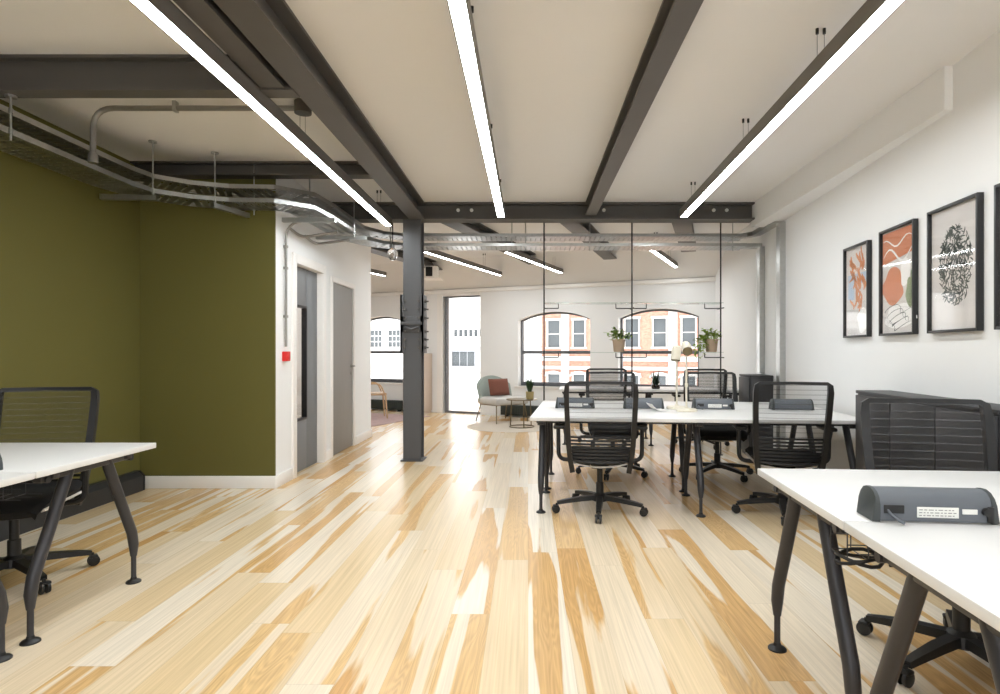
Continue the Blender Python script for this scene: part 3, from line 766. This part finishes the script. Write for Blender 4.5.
# ------------------------------------------------------------------ power modules on the desks
def make_module(label, group):
    t = thing('desk_power_module', label, 'power module', (0, 0, 0), 0, group)
    prof = [(-.05, .004), (.05, .004), (.052, .03), (.051, .052), (.045, .070), (.032, .083), (.013, .090), (-.010, .091), (-.030, .085), (-.044, .072), (-.05, .054)]
    b = MB(); Lm = .345
    b.sweep([(-Lm/2+.02, 0, 0), (Lm/2-.02, 0, 0)], [(-y, z) for y, z in prof]); b.obj('module_body', M['unit'], t, smooth=40)
    for sx in (-1, 1):
        b = MB(); b.sweep([(sx*(Lm/2-.022), 0, 0), (sx*(Lm/2-.008), 0, 0), (sx*Lm/2, 0, .001)], [(-y*1.05, (z-.004)*1.05+.001) for y, z in prof], scales=[1, 1, .95]); b.obj('end_cap', M['unitdark'], t, smooth=40)
    b = MB(); b.box(-.05, .062, -.0525, -.05, .016, .046, .0005); st = b.obj('rating_label', M['sticker'], t)
    b = MB(); b.box(.072, .112, -.0525, -.05, .028, .042, .0005); b.obj('rating_label', M['sticker'], t)
    b = MB()
    for r_ in range(3):
        x = -.045
        while x < .05:
            l_ = random.uniform(.004, .014); b.box(x, min(.055, x+l_), -.0532, -.0525, .021+r_*.008, .0235+r_*.008); x += l_+.004
    b.obj('label_print', M['ink'], st, smooth=0)
    b = MB(); b.box(-.14, -.085, -.0535, -.045, .026, .05, .001); b.obj('socket_port', M['black'], t)
    b = MB(); b.tube(bend([(-.13, -.05, .036), (-.125, -.075, .02), (-.10, -.085, .006)], .02), .004, 8); b.obj('tether_cord', M['unit'], t)
    b = MB(); b.lathe([(.012, 0), (.012, .012)], seg=14, M=Matrix.Translation((.135, -.049, .036)) @ Matrix.Rotation(R(90), 4, 'X')); b.box(.138, .156, -.056, -.03, .004, .05, .003); b.obj('clamp_foot', M['black'], t)
    return t
GM = 'grey power modules along the desk seams'
m0 = make_module('grey power module on the right foreground desk with white rating label', GM); kids(m0)
p = at(OR, .254, .845, RR); m0.location = (*p, .73); m0.rotation_euler = (0, 0, RR-.03)
for (x, rr, lb) in ((.33, 0, 'grey power module on the left end of the middle bench'), (.92, PI, 'grey power module on the middle bench beside the curled white paper'),
                    (1.51, 0, 'grey power module on the middle bench just right of the cream lamps'), (2.16, PI, 'grey power module on the middle bench seen through the right chair back')):
    p = at(OM, x, .80, RROT*.95); dup(m0, (*p, .73), RROT*.95+rr, lb)
dup(m0, (-2.35, 2.44, .73), 0, 'grey power module on the desk by the olive wall, cut by the frame edge')

# white curled paper on the middle bench
b = MB()
b.grid(lambda u, v: Vector(((u-.5)*.14+.03*v, (v-.5)*.16, .004+.055*max(0, 1-u*1.6)**2)), 10, 4)
bmesh.ops.solidify(b.bm, geom=list(b.bm.faces), thickness=.0015)
p = at(OM, 1.00, .62, RROT*.95)
tag(b.obj('paper_sheet', M['whiteart'], None, (*p, .732), (0, 0, .3), smooth=60), 'curled white paper lying on the middle bench beside the lamps', 'paper')

# cream lamps
def make_lamp(label, x, y, tall, tilt, turn):
    t = thing('desk_lamp', label, 'lamp', (*at(OM, x, y, RROT*.95), .73), turn, 'pair of cream desk lamps')
    b = MB(); b.lathe([(.0, 0), (.085, 0), (.088, .008), (.08, .022), (.02, .028), (.012, .04)], seg=28); b.obj('lamp_base', M['cream'], t)
    b = MB(); b.tube([(0, 0, .03), (0, 0, tall)], .008, 12); b.lathe([(.013, .2), (.013, .23)], seg=12); b.obj('lamp_stem', M['cream'], t)
    b = MB(); Mh = Matrix.Translation((0, -.012, tall+.03)) @ Matrix.Rotation(R(tilt), 4, 'X')
    b.lathe([(.012, -.075), (.032, -.068), (.040, -.04), (.042, .05), (.039, .052), (.037, .034), (.0, .036)], seg=24, M=Mh); hd = b.obj('lamp_head', M['cream'], t)
    b = MB(); b.lathe([(.028, .046), (.040, .05), (.040, .056), (.028, .058)], seg=24, M=Mh); b.obj('lamp_ring', M['brass'], hd)
make_lamp('taller cream desk lamp with its round ringed head turned toward us', 1.25, .58, .49, 118, -.1)
make_lamp('shorter cream desk lamp just behind the taller one, its head hanging down', 1.205, .80, .44, 168, R(-40))

# plants on desks and shelf
def spiky(b, n, h, w, spread):
    for k in range(n):
        a = 2*PI*k/n + random.uniform(-.3, .3); hh = h*random.uniform(.65, 1.05); q = spread*random.uniform(.4, 1)
        b.leaf((math.cos(a)*.018, math.sin(a)*.018, 0), (math.cos(a)*q, math.sin(a)*q, hh), w, up=(math.cos(a), math.sin(a), .2))
t = thing('potted_plant', 'small spiky plant in a glass jar on the window bench', 'plant', (*at(OF, 1.28, .25), .73))
b = MB(); b.lathe([(.045, 0), (.055, .01), (.058, .09), (.048, .11), (.05, .115)], seg=22); b.obj('glass_jar', M['clear'], t)
b = MB(); b.lathe([(.04, .01), (.05, .02), (.05, .05)], seg=18); b.obj('soil', M['soil'], t)
b = MB(); spiky(b, 9, .20, .03, .07); b.obj('leaves', M['leafd'], t, (0, 0, .05))

# black low cabinets against the right wall
def cabinet(y0, y1, dp, label):
    xa = rw(y0)-.004; L_ = (y1-y0)/math.cos(RROT)
    t = thing('low_cabinet', label, 'cabinet', (xa, y0, 0), RROT, None)
    b = MB(); b.box(-dp, 0, 0, L_, .04, .93, .004); b.box(-dp+.02, 0, .02, L_-.02, 0, .04); b.obj('carcass', M['cabinet'], t)
    b = MB(); b.box(-dp-.012, 0, -.006, L_+.006, .93, .952, .004); b.obj('cabinet_top', M['cabinet'], t)
    n = max(1, round(L_/.45))
    for k in range(n):
        a0 = .006+k*L_/n; b = MB(); b.box(-dp-.018, -dp-.001, a0, a0+L_/n-.012, .06, .92, .003); b.obj('cabinet_door', M['cabinet'], t)
cabinet(2.75, 4.20, .225, 'long low dark cabinet against the right wall below the prints')
cabinet(6.85, 7.32, .25, 'short low dark cabinet end standing beside the wall trays')
# white box on the window bench
t = thing('storage_box', 'small white box standing on the window bench beside the dark cabinet', 'box', (*at(OF, 2.05, .1), .73), RROT)
b = MB(); b.box(0, .13, 0, .22, 0, .2, .006); b.obj('box_body', M['trimw'], t)
b = MB(); b.box(-.005, .135, -.005, .225, .17, .215, .005); b.obj('box_lid', M['trimw'], t)

# skirting heater by the olive wall
t = thing('skirting_heater', 'long dark skirting heater at the foot of the olive wall', 'heater', (-3.48, 3.0, 0))
b = MB(); b.prism([(0, 0), (.09, 0), (.09, .13), (.05, .17), (0, .17)], 0, 2.3); b.obj('heater_case', M['cabinet'], t, smooth=0)
b = MB(); b.prism([(.0, .002), (.094, .002), (.094, .134), (.052, .174), (0, .174)], 2.29, 2.305); b.obj('heater_end', M['black'], t, smooth=0)

# cable hanging off the basket of the right desk
b = MB(); pc = Vector((*at(OR, .06, .815, RR), .64)); pts = []
for k in range(27):
    a = 2*PI*k/13; pts.append((.062*math.cos(a)-.01, .05*math.sin(a), .012*math.sin(a*1.5)-.02))
b.tube(pts, .0055, 8); b.tube([(.05, 0, -.02), (.12, .02, 0), (.2, .03, -.012)], .0055, 8)
tag(b.obj('power_cable', M['cable'], None, pc), 'black cable looped at the wire basket under the right desk', 'cable')

# ------------------------------------------------------------------ framed prints on the right wall
def picture(y0, y1, z0, z1, label):
    w = (y1-y0)/math.cos(RROT); h = z1-z0
    t = thing('framed_print', label, 'picture', (rw(y1)-.002, y1, z0), RROT-PI/2, 'row of black framed prints')
    # local x runs toward the viewer along the wall, y into the wall (+y) / room (-y)
    b = MB(); f = .016; dp = .034
    b.box(0, f, -dp, 0, 0, h, .001); b.box(w-f, w, -dp, 0, 0, h, .001); b.box(f, w-f, -dp, 0, 0, f, .001); b.box(f, w-f, -dp, 0, h-f, h, .001)
    b.obj('frame', M['picframe'], t)
    b = MB(); b.box(f, w-f, -.012, -.004, f, h-f); art = b.obj('print_sheet', M['paper'], t, smooth=0)
    b = MB(); b.box(f, w-f, -.024, -.022, f, h-f); b.obj('glazing', M['picglass'], t, smooth=0)
    return t, art, w, h
def blob(cx, cz, rx, rz, n=24, wob=.12, seed=0):
    rn = random.Random(seed); ph = [rn.uniform(0, 6.28) for _ in range(3)]
    return [(cx+rx*math.cos(a)*(1+wob*math.sin(3*a+ph[0])+wob*.6*math.sin(5*a+ph[1])), cz+rz*math.sin(a)*(1+wob*math.sin(2*a+ph[2]))) for a in [2*PI*k/n for k in range(n)]]
def ink(art, polys, m, depth, name):
    b = MB()
    for q in polys: b.prism(q, depth, -.010)
    b.obj(name, M[m], art, smooth=0)
PZ0, PZ1 = 1.335, 2.08
def stroke(pts, w):
    L_ = []; R_ = []
    for i, (x, z) in enumerate(pts):
        x2, z2 = pts[min(i+1, len(pts)-1)]; x1, z1 = pts[max(i-1, 0)]; dx, dz = x2-x1, z2-z1; l = math.hypot(dx, dz) or 1
        ww = w*(.25+.75*math.sin(PI*min(1, max(0, (i+.3)/(len(pts)-.4)))))
        L_.append((x-dz/l*ww, z+dx/l*ww)); R_.append((x+dz/l*ww, z-dx/l*ww))
    return L_ + R_[::-1]
t, art, w, h = picture(4.49, 4.915, PZ0, PZ1-.02, 'smallest-looking framed print, farthest of the row, with orange brush shapes on grey')
ink(art, [[(.05, .42), (.38, .42), (.38, .50), (.05, .50)], [(.05, .30), (.16, .30), (.16, .42), (.05, .42)]], 'blueart', -.0125, 'printed_block')
rn = random.Random(3); st = []
for k in range(26):
    cx = rn.uniform(.11, .32); cz = rn.uniform(.26, .62); a = rn.uniform(.4, 2.6); l = rn.uniform(.06, .13)
    st.append(stroke([(cx+l*(f-.5)*math.cos(a)+.02*math.sin(f*5), cz+l*(f-.5)*math.sin(a)*1.4) for f in [i/6 for i in range(7)]], rn.uniform(.008, .02)))
ink(art, st, 'orange', -.0135, 'brush_marks')
ink(art, [blob(.30, .13, .08, .10, seed=2)], 'whiteart', -.0130, 'pale_shape')
t, art, w, h = picture(3.86, 4.315, PZ0, PZ1, 'framed print second from the far end, with terracotta shapes and white scribble')
ink(art, [[(.016, .50), (.44, .55), (.44, .72), (.016, .72)], blob(.16, .34, .14, .12, seed=5)], 'terra', -.0125, 'printed_block')
ink(art, [stroke([(.03+.038*i, .55+.05*math.sin(i*.7)) for i in range(11)], .008), stroke([(.03+.038*i, .64+.03*math.sin(i*.8+1)) for i in range(11)], .006), blob(.32, .42, .06, .1, seed=8), blob(.25, .13, .19, .09, seed=9)], 'whiteart', -.0135, 'pale_shape')
ink(art, [blob(.38, .28, .05, .09, seed=12), stroke([(.36, .2), (.41, .3), (.40, .42)], .02)], 'sage', -.0142, 'green_shape')
rn = random.Random(4)
ink(art, [stroke([(.08+.30*f+.04*math.sin(9*f+k), .06+.03*k+.03*math.cos(7*f+k)) for f in [i/14 for i in range(15)]], .0016) for k in range(5)], 'greenart', -.0146, 'scribble')
t, art, w, h = picture(3.225, 3.705, PZ0, PZ1, 'largest-looking full framed print, with an oval of dark leaves on pale paper')
rn = random.Random(11); lv = []
cx, cz, rx, rz = .245, .385, .165, .245
for k in range(380):
    a = rn.uniform(0, 2*PI); r = math.sqrt(rn.random())*.93; x = cx+rx*r*math.cos(a); z = cz+rz*r*math.sin(a)
    th = rn.uniform(0, PI); l = rn.uniform(.03, .055)
    lv.append(stroke([(x+l*(f-.5)*math.cos(th)+.008*math.sin(f*PI)*math.sin(th), z+l*(f-.5)*math.sin(th)) for f in [i/4 for i in range(5)]], rn.uniform(.0028, .0052)))
ink(art, lv, 'greenart', -.0125, 'leaf_drawing')
picture(2.62, 3.095, PZ0, PZ1, 'framed print cut off by the frame edge, nearest of the row')

# ------------------------------------------------------------------ floor-to-ceiling plant shelf
SY = 7.1
t = thing('plant_shelf', 'slim black-rod shelf with glass ledges standing before the far bench', 'shelf', (.19, SY, 0))
for x in (0, 1.04, 2.09):
    b = MB(); b.tube([(x, 0, .0), (x, 0, ZC)], .009, 10); b.lathe([(.028, 0), (.028, .008)], (x, 0, 0), 14); b.lathe([(.028, ZC-.008), (.028, ZC)], (x, 0, 0), 14); b.obj('upright_rod', M['blackmetal'], t)
    for z in (1.155, 1.735):
        x0 = x-.19 if x > 0 else x; x1 = x+.17 if x < 2 else x
        b = MB(); b.box(x0, x1, -.006, .006, z-.006, z+.006, .001)
        for xe in (x0, x1):
            if abs(xe-x) > .05: b.box(xe-.005, xe+.005, -.006, .006, z, z+.055, .001)
        b.box(x-.006, x+.006, -.11, .11, z-.006, z+.006, .001); b.obj('shelf_bracket', M['blackmetal'], t, smooth=0)
for z in (1.211, 1.791):
    b = MB(); b.box(.0, 2.09, -.11, .11, z, z+.008, .001); b.obj('glass_ledge', M['ledge'], t, smooth=0)
def hanging_plant(x, label, seed, bias, lf):
    t = thing('potted_plant', label, 'plant', (x, SY, 1.22), 0, 'trailing pot plants on the glass shelf')
    b = MB(); b.lathe([(.055, 0), (.062, .01), (.074, .13), (.078, .135), (.078, .15), (.068, .15), (.066, .13)], seg=26); b.obj('plant_pot', M['pot'], t)
    b = MB(); b.lathe([(.0, .12), (.066, .122), (.066, .13), (0, .135)], seg=18); b.obj('soil', M['soil'], t)
    rn = random.Random(seed); b = MB(); st = MB()
    for k in range(34):
        a = rn.uniform(0, 2*PI); q = rn.uniform(.05, .17); hz = rn.uniform(.04, .15)
        p0 = Vector((.03*math.cos(a), .03*math.sin(a), .13)); tip = Vector((q*math.cos(a)+bias*rn.uniform(.2, 1), q*math.sin(a)*.8, .14+hz-rn.uniform(0, .1)*(q > .1)))
        md = (p0+tip)/2 + Vector((0, 0, .05)); st.tube([p0, md, tip], .0018, 5)
        for j in range(4):
            f = .45+.15*j; pt = p0*(1-f)**2 + md*2*f*(1-f) + tip*f*f
            d = Vector((rn.uniform(-1, 1), rn.uniform(-1, 1), rn.uniform(-.3, .8))).normalized()*rn.uniform(.032, .06); b.leaf(pt, d, rn.uniform(.022, .034), droop=.2, n=4)
    if bias:
        for k in range(9):
            a = rn.uniform(2.4, 4.0); L_ = rn.uniform(.08, .22); x0 = -.075+rn.uniform(-.1, .02); yy = rn.uniform(-.06, .06)
            st.tube([(0, 0, .13), (x0, yy, .17), (x0-.02, yy, .12-L_)], .0018, 5)
            for j in range(7):
                d = Vector((rn.uniform(-1, 1), rn.uniform(-1, 1), rn.uniform(-.8, .2))).normalized()*.04; b.leaf((x0-.02*j/6, yy, .16-(L_+.04)*j/6), d, .026, droop=.2, n=4)
    st.obj('stems', M['leafl'], t, smooth=60); b.obj('leaves', M[lf], t, smooth=60)
hanging_plant(1.075, 'potted fern on the glass shelf in front of the wall between the two arched windows', 5, 0, 'leafm')
hanging_plant(2.17, 'potted trailing plant on the glass shelf beside the right arched window', 9, -.06, 'leafl')

# ------------------------------------------------------------------ lounge corner by the far wall
t = thing('lounge_chair', 'sage upholstered lounge chair with thin metal legs by the glazed door', 'chair', (-.47, 10.55, .006), R(-142))
# local: sitter looks toward +y
b = MB()
def sh(u, v):
    a = (u-.5)*2.0; r = .41
    x = math.sin(a)*r*1.05; y = -math.cos(a)*r*.75+.02 - .10*v
    z = .36 + v*(.42-.16*abs(u-.5)*2*abs(u-.5)*2)
    return Vector((x, y, z))
b.grid(sh, 16, 8); bmesh.ops.solidify(b.bm, geom=list(b.bm.faces), thickness=.05); bmesh.ops.recalc_face_normals(b.bm, faces=b.bm.faces); b.obj('backrest', M['grey_green'], t, smooth=70)
b = MB(); b.box(-.35, .35, -.25, .36, .31, .43, .045, seg=4); b.obj('seat', M['seatgrey'], t, smooth=50)
b = MB(); b.tube([(-.30, .30, .31), (-.30, -.22, .30), (.30, -.22, .30), (.30, .30, .31)], .010, 8, closed=True); b.obj('leg_frame', M['brass'], t)
for sx in (-1, 1):
    b = MB(); b.tube([(sx*.30, .28, .31), (sx*.33, .33, 0)], .010, 8, up=(0, 1, 0)); b.obj('leg', M['brass'], t)
    b = MB(); b.tube([(sx*.28, -.22, .31), (sx*.32, -.32, 0)], .010, 8, up=(0, 1, 0)); b.obj('leg', M['brass'], t)
cr = R(-142); cb_ = Vector((-.47, 10.55, 0))
def pillow(b, w, h, th):
    def f(u, v, s):
        x = (u-.5)*w; z = (v-.5)*h; e = (1-(2*u-1)**4)*(1-(2*v-1)**4); k = 1-.06*(1-abs(2*u-1))*abs(2*v-1)**3
        return Vector((x*k, s*th*.5*max(0, e)**.5, z))
    b.grid(lambda u, v: f(u, v, 1), 12, 10); b.grid(lambda u, v: f(u, v, -1), 12, 10); bmesh.ops.remove_doubles(b.bm, verts=b.bm.verts, dist=.0008); bmesh.ops.recalc_face_normals(b.bm, faces=b.bm.faces)
b = MB(); pillow(b, .42, .30, .14)
lp = Matrix.Rotation(cr, 4, 'Z') @ Vector((0.0, -.07, .60)) + cb_
tag(b.obj('cushion', M['brown'], None, lp, (R(14), 0, cr), smooth=60), 'reddish brown cushion leaning on the sage lounge chair', 'cushion')
t = thing('side_table', 'small thin-legged side table in front of the lounge chair', 'table', (-.10, 9.75, .004))
b = MB(); b.lathe([(.0, .44), (.25, .44), (.255, .446), (.255, .452), (0, .452)], seg=36); b.obj('table_top', M['brass'], t)
for k in range(3):
    a = R(40+120*k); b = MB(); b.tube([(.18*math.cos(a), .18*math.sin(a), .44), (.2*math.cos(a), .2*math.sin(a), .006)], .009, 8, up=(0, 1, 0)); b.obj('leg', M['brass'], t)
b = MB(); b.tube([(.2*math.cos(R(10*k)), .2*math.sin(R(10*k)), .008) for k in range(36)], .008, 8, closed=True); b.obj('floor_ring', M['brass'], t)
t = thing('potted_plant', 'upright snake plant in an ochre pot on the lounge side table', 'plant', (.03, 9.75, .457))
b = MB(); b.lathe([(.055, 0), (.062, .01), (.066, .12), (.06, .12), (.058, .1)], seg=24); b.obj('plant_pot', M['potyellow'], t)
b = MB(); b.lathe([(0, .09), (.058, .095), (.058, .102), (0, .106)], seg=16); b.obj('soil', M['soil'], t)
b = MB(); spiky(b, 11, .26, .05, .07); b.obj('leaves', M['leafd'], t, (0, 0, .1))
b = MB(); b.lathe([(0, 0), (.74, 0), (.75, .002), (.74, .004), (0, .004)], (0, 0, 0), 48); tag(b.obj('round_rug', M['rug'], None, (-.25, 9.85, 0)), 'round oatmeal rug under the lounge side table', 'rug')
def far_heater(s0, s1, label):
    t = thing('low_heater', label, 'heater', FW(s0, -.14), FROT, 'dark heaters along the far wall')
    w = s1-s0; b = MB(); b.box(0, w, 0, .12, .03, .22, .008); b.obj('heater_case', M['heater'], t)
    b = MB()
    for x in (.1, w-.1): b.box(x-.02, x+.02, .02, .1, 0, .03)
    b.obj('heater_foot', M['heater'], t, smooth=0)
    b = MB()
    for k in range(int(w/.05)): b.box(.03+k*.05, .055+k*.05, -.004, .004, .06, .19)
    b.obj('heater_grille', M['heater'], t, smooth=0)
far_heater(1.75, 2.75, 'low dark heater at the far wall behind the lounge chair')
far_heater(-1.6, -.5, 'low dark heater at the far wall under the left arched window')
# tall beige cabinet behind the column
t = thing('tall_cabinet', 'slim beige cabinet against the far wall just right of the column', 'cabinet', FW(-.35, -.30), FROT)
b = MB(); b.box(0, .5, 0, .29, .05, 1.19, .004); b.box(.02, .48, .03, .29, 0, .05); b.obj('carcass', M['beige'], t)
for k in (0, 1):
    b = MB(); b.box(.005+k*.25, .245+k*.25, -.018, -.001, .06, 1.18, .003); d_ = b.obj('cabinet_door', M['beige'], t)
    b = MB(); b.lathe([(.01, 0), (.012, .02)], seg=10, M=Matrix.Translation((.22+k*.06, -.018, .65)) @ Matrix.Rotation(R(90), 4, 'X')); b.obj('knob', M['brass'], d_)
# rug and wooden chair left of the column
b = MB(); b.box(-.75, .75, -1.0, 1.0, 0, .01, .004); tag(b.obj('flat_rug', M['rugpink'], None, (-2.95, 10.75, 0), (0, 0, FROT)), 'faded pink rug on the floor left of the column', 'rug')
t = thing('wooden_chair', 'pale wooden chair standing on the faded pink rug', 'chair', (-2.84, 11.0, .016), R(-70))
for sx in (-1, 1):
    b = MB(); b.tube([(sx*.2, .2, .42), (sx*.22, .23, 0)], .017, 8, up=(0, 1, 0), scales=[1, .7]); b.obj('leg', M['wood'], t)
    b = MB(); b.tube([(sx*.19, -.2, .82), (sx*.19, -.19, .45), (sx*.21, -.24, 0)], .017, 8, up=(0, 1, 0), scales=[.8, 1, .7]); b.obj('leg', M['wood'], t)
    b = MB(); b.tube(bend([(sx*.2, -.19, .62), (sx*.23, .1, .64), (sx*.22, .19, .42)], .1), .013, 8); b.obj('armrest', M['wood'], t)
b = MB(); b.box(-.22, .22, -.21, .22, .42, .46, .015, seg=3); b.obj('seat', M['wood'], t)
b = MB(); b.grid(lambda u, v: Vector(((u-.5)*.44, -.2-.05*(1-(2*u-1)**2), .68+v*.16)), 10, 3); bmesh.ops.solidify(b.bm, geom=list(b.bm.faces), thickness=.02); b.obj('backrest', M['wood'], t, smooth=60)

# ------------------------------------------------------------------ buildings across the street
TB = 28.0
def facade(name, label, s0, s1, z0, z1, wall, dep=6):
    t = thing(name, label, 'building', FW(0, TB), FROT)
    b = MB(); b.box(s0, s1, 0, dep, z0, z1); b.obj('facade_wall', M[wall], t, smooth=0); return t
def sash(t, x, z, w, h, bars=1, cols=1, m='stone'):
    b = MB(); f = .07
    b.box(x-w/2-.1, x-w/2, -.10, .02, z-.05, z+h+.1); b.box(x+w/2, x+w/2+.1, -.10, .02, z-.05, z+h+.1); b.box(x-w/2-.16, x+w/2+.16, -.14, .02, z+h, z+h+.16); b.box(x-w/2-.16, x+w/2+.16, -.18, .02, z-.12, z)
    for k in range(1, bars+1): b.box(x-w/2, x+w/2, -.04, .0, z+h*k/(bars+1)-.03, z+h*k/(bars+1)+.03)
    for k in range(1, cols): b.box(x-w/2+w*k/cols-.025, x-w/2+w*k/cols+.025, -.04, .0, z, z+h)
    wn = b.obj('window', M[m], t, smooth=0)
    b = MB(); b.box(x-w/2, x+w/2, -.02, -.005, z, z+h); b.obj('window_glass', M['extglass'], wn, smooth=0)
t = facade('brick_building', 'red brick building with white stone trim across the street, behind the two arched windows', -8.9, 9.0, -9, 9, 'brick')
for k in range(9):
    x = -8.0 + 1.8*k
    for z, h in ((1.55, 1.8), (-2.0, 1.7), (5.0, 1.9)): sash(t, x, z, .78 if k % 3 else .85, h)
b = MB()
for z, h in ((.05, .22), (.62, .3), (-3.2, .3), (4.2, .35)): b.box(-8.95, 9.0, -.16, .02, z, z+h)
b.obj('string_course', M['stone'], t, smooth=0)
b = MB()
for k in range(5): b.box(-9.0+1.8*2*k+1.55, -9.0+1.8*2*k+2.1, -.14, .02, -9, 4.2)
b.obj('stone_pier', M['stone'], t, smooth=0)
b = MB()
for k in range(9):
    x = -8.0+1.8*k; a = arc(x-.62, x+.62, -.32, -.05, 10); b.prism(a + [(q, zz-.13) for q, zz in reversed(a)], -.2, .02)
b.obj('stone_arch', M['stone'], t, smooth=0)
t = facade('pale_building', 'pale rendered building across the street, seen through the glazed door', -40, -8.95, -9, 7, 'render', 5)
for k in range(14): sash(t, -17.4 + .42*k, 2.35, .30, .5, 0, 1, 'render')
sash(t, -15.1, .2, 1.9, 1.05, 0, 3, 'slate')
for x in (-24.6, -22.9, -21.2): sash(t, x, 1.6, 1.1, 1.3, 2, 3, 'render')
sash(t, -12.4, -2.5, 1.0, 1.6, 1, 2, 'render'); sash(t, -17.0, -3.6, 1.2, 1.0, 1, 2, 'render')
b = MB()
for z in (3.3, 1.5, -.35, -2.4): b.box(-40, -8.95, -.10, .02, z, z+.12)
b.obj('ledge', M['stone'], t, smooth=0)

# ------------------------------------------------------------------ daylight, camera, output
w = bpy.data.worlds.new('overcast'); bpy.context.scene.world = w; w.use_nodes = True; nt = w.node_tree
bg = nt.nodes['Background']; bg.inputs['Color'].default_value = (.97, .985, 1.0, 1); bg.inputs['Strength'].default_value = 2.5

cam = bpy.data.cameras.new('camera'); co = bpy.data.objects.new('camera', cam); C.objects.link(co)
co.location = (0, 0, H); co.rotation_euler = (R(90), 0, 0)
cam.sensor_width = 36; cam.lens = 21.6; cam.shift_x = -.028; cam.shift_y = .005; cam.clip_start = .05; cam.clip_end = 200
sc = bpy.context.scene; sc.camera = co
vs = sc.view_settings; vs.view_transform = 'Standard'; vs.look = 'None'; vs.gamma = 1; vs.use_curve_mapping = False; vs.exposure = .70
sc.cycles.max_bounces = 12; sc.cycles.diffuse_bounces = 6; sc.cycles.transparent_max_bounces = 24
sc.cycles.use_denoising = True
sc.cycles.sample_clamp_indirect = 8
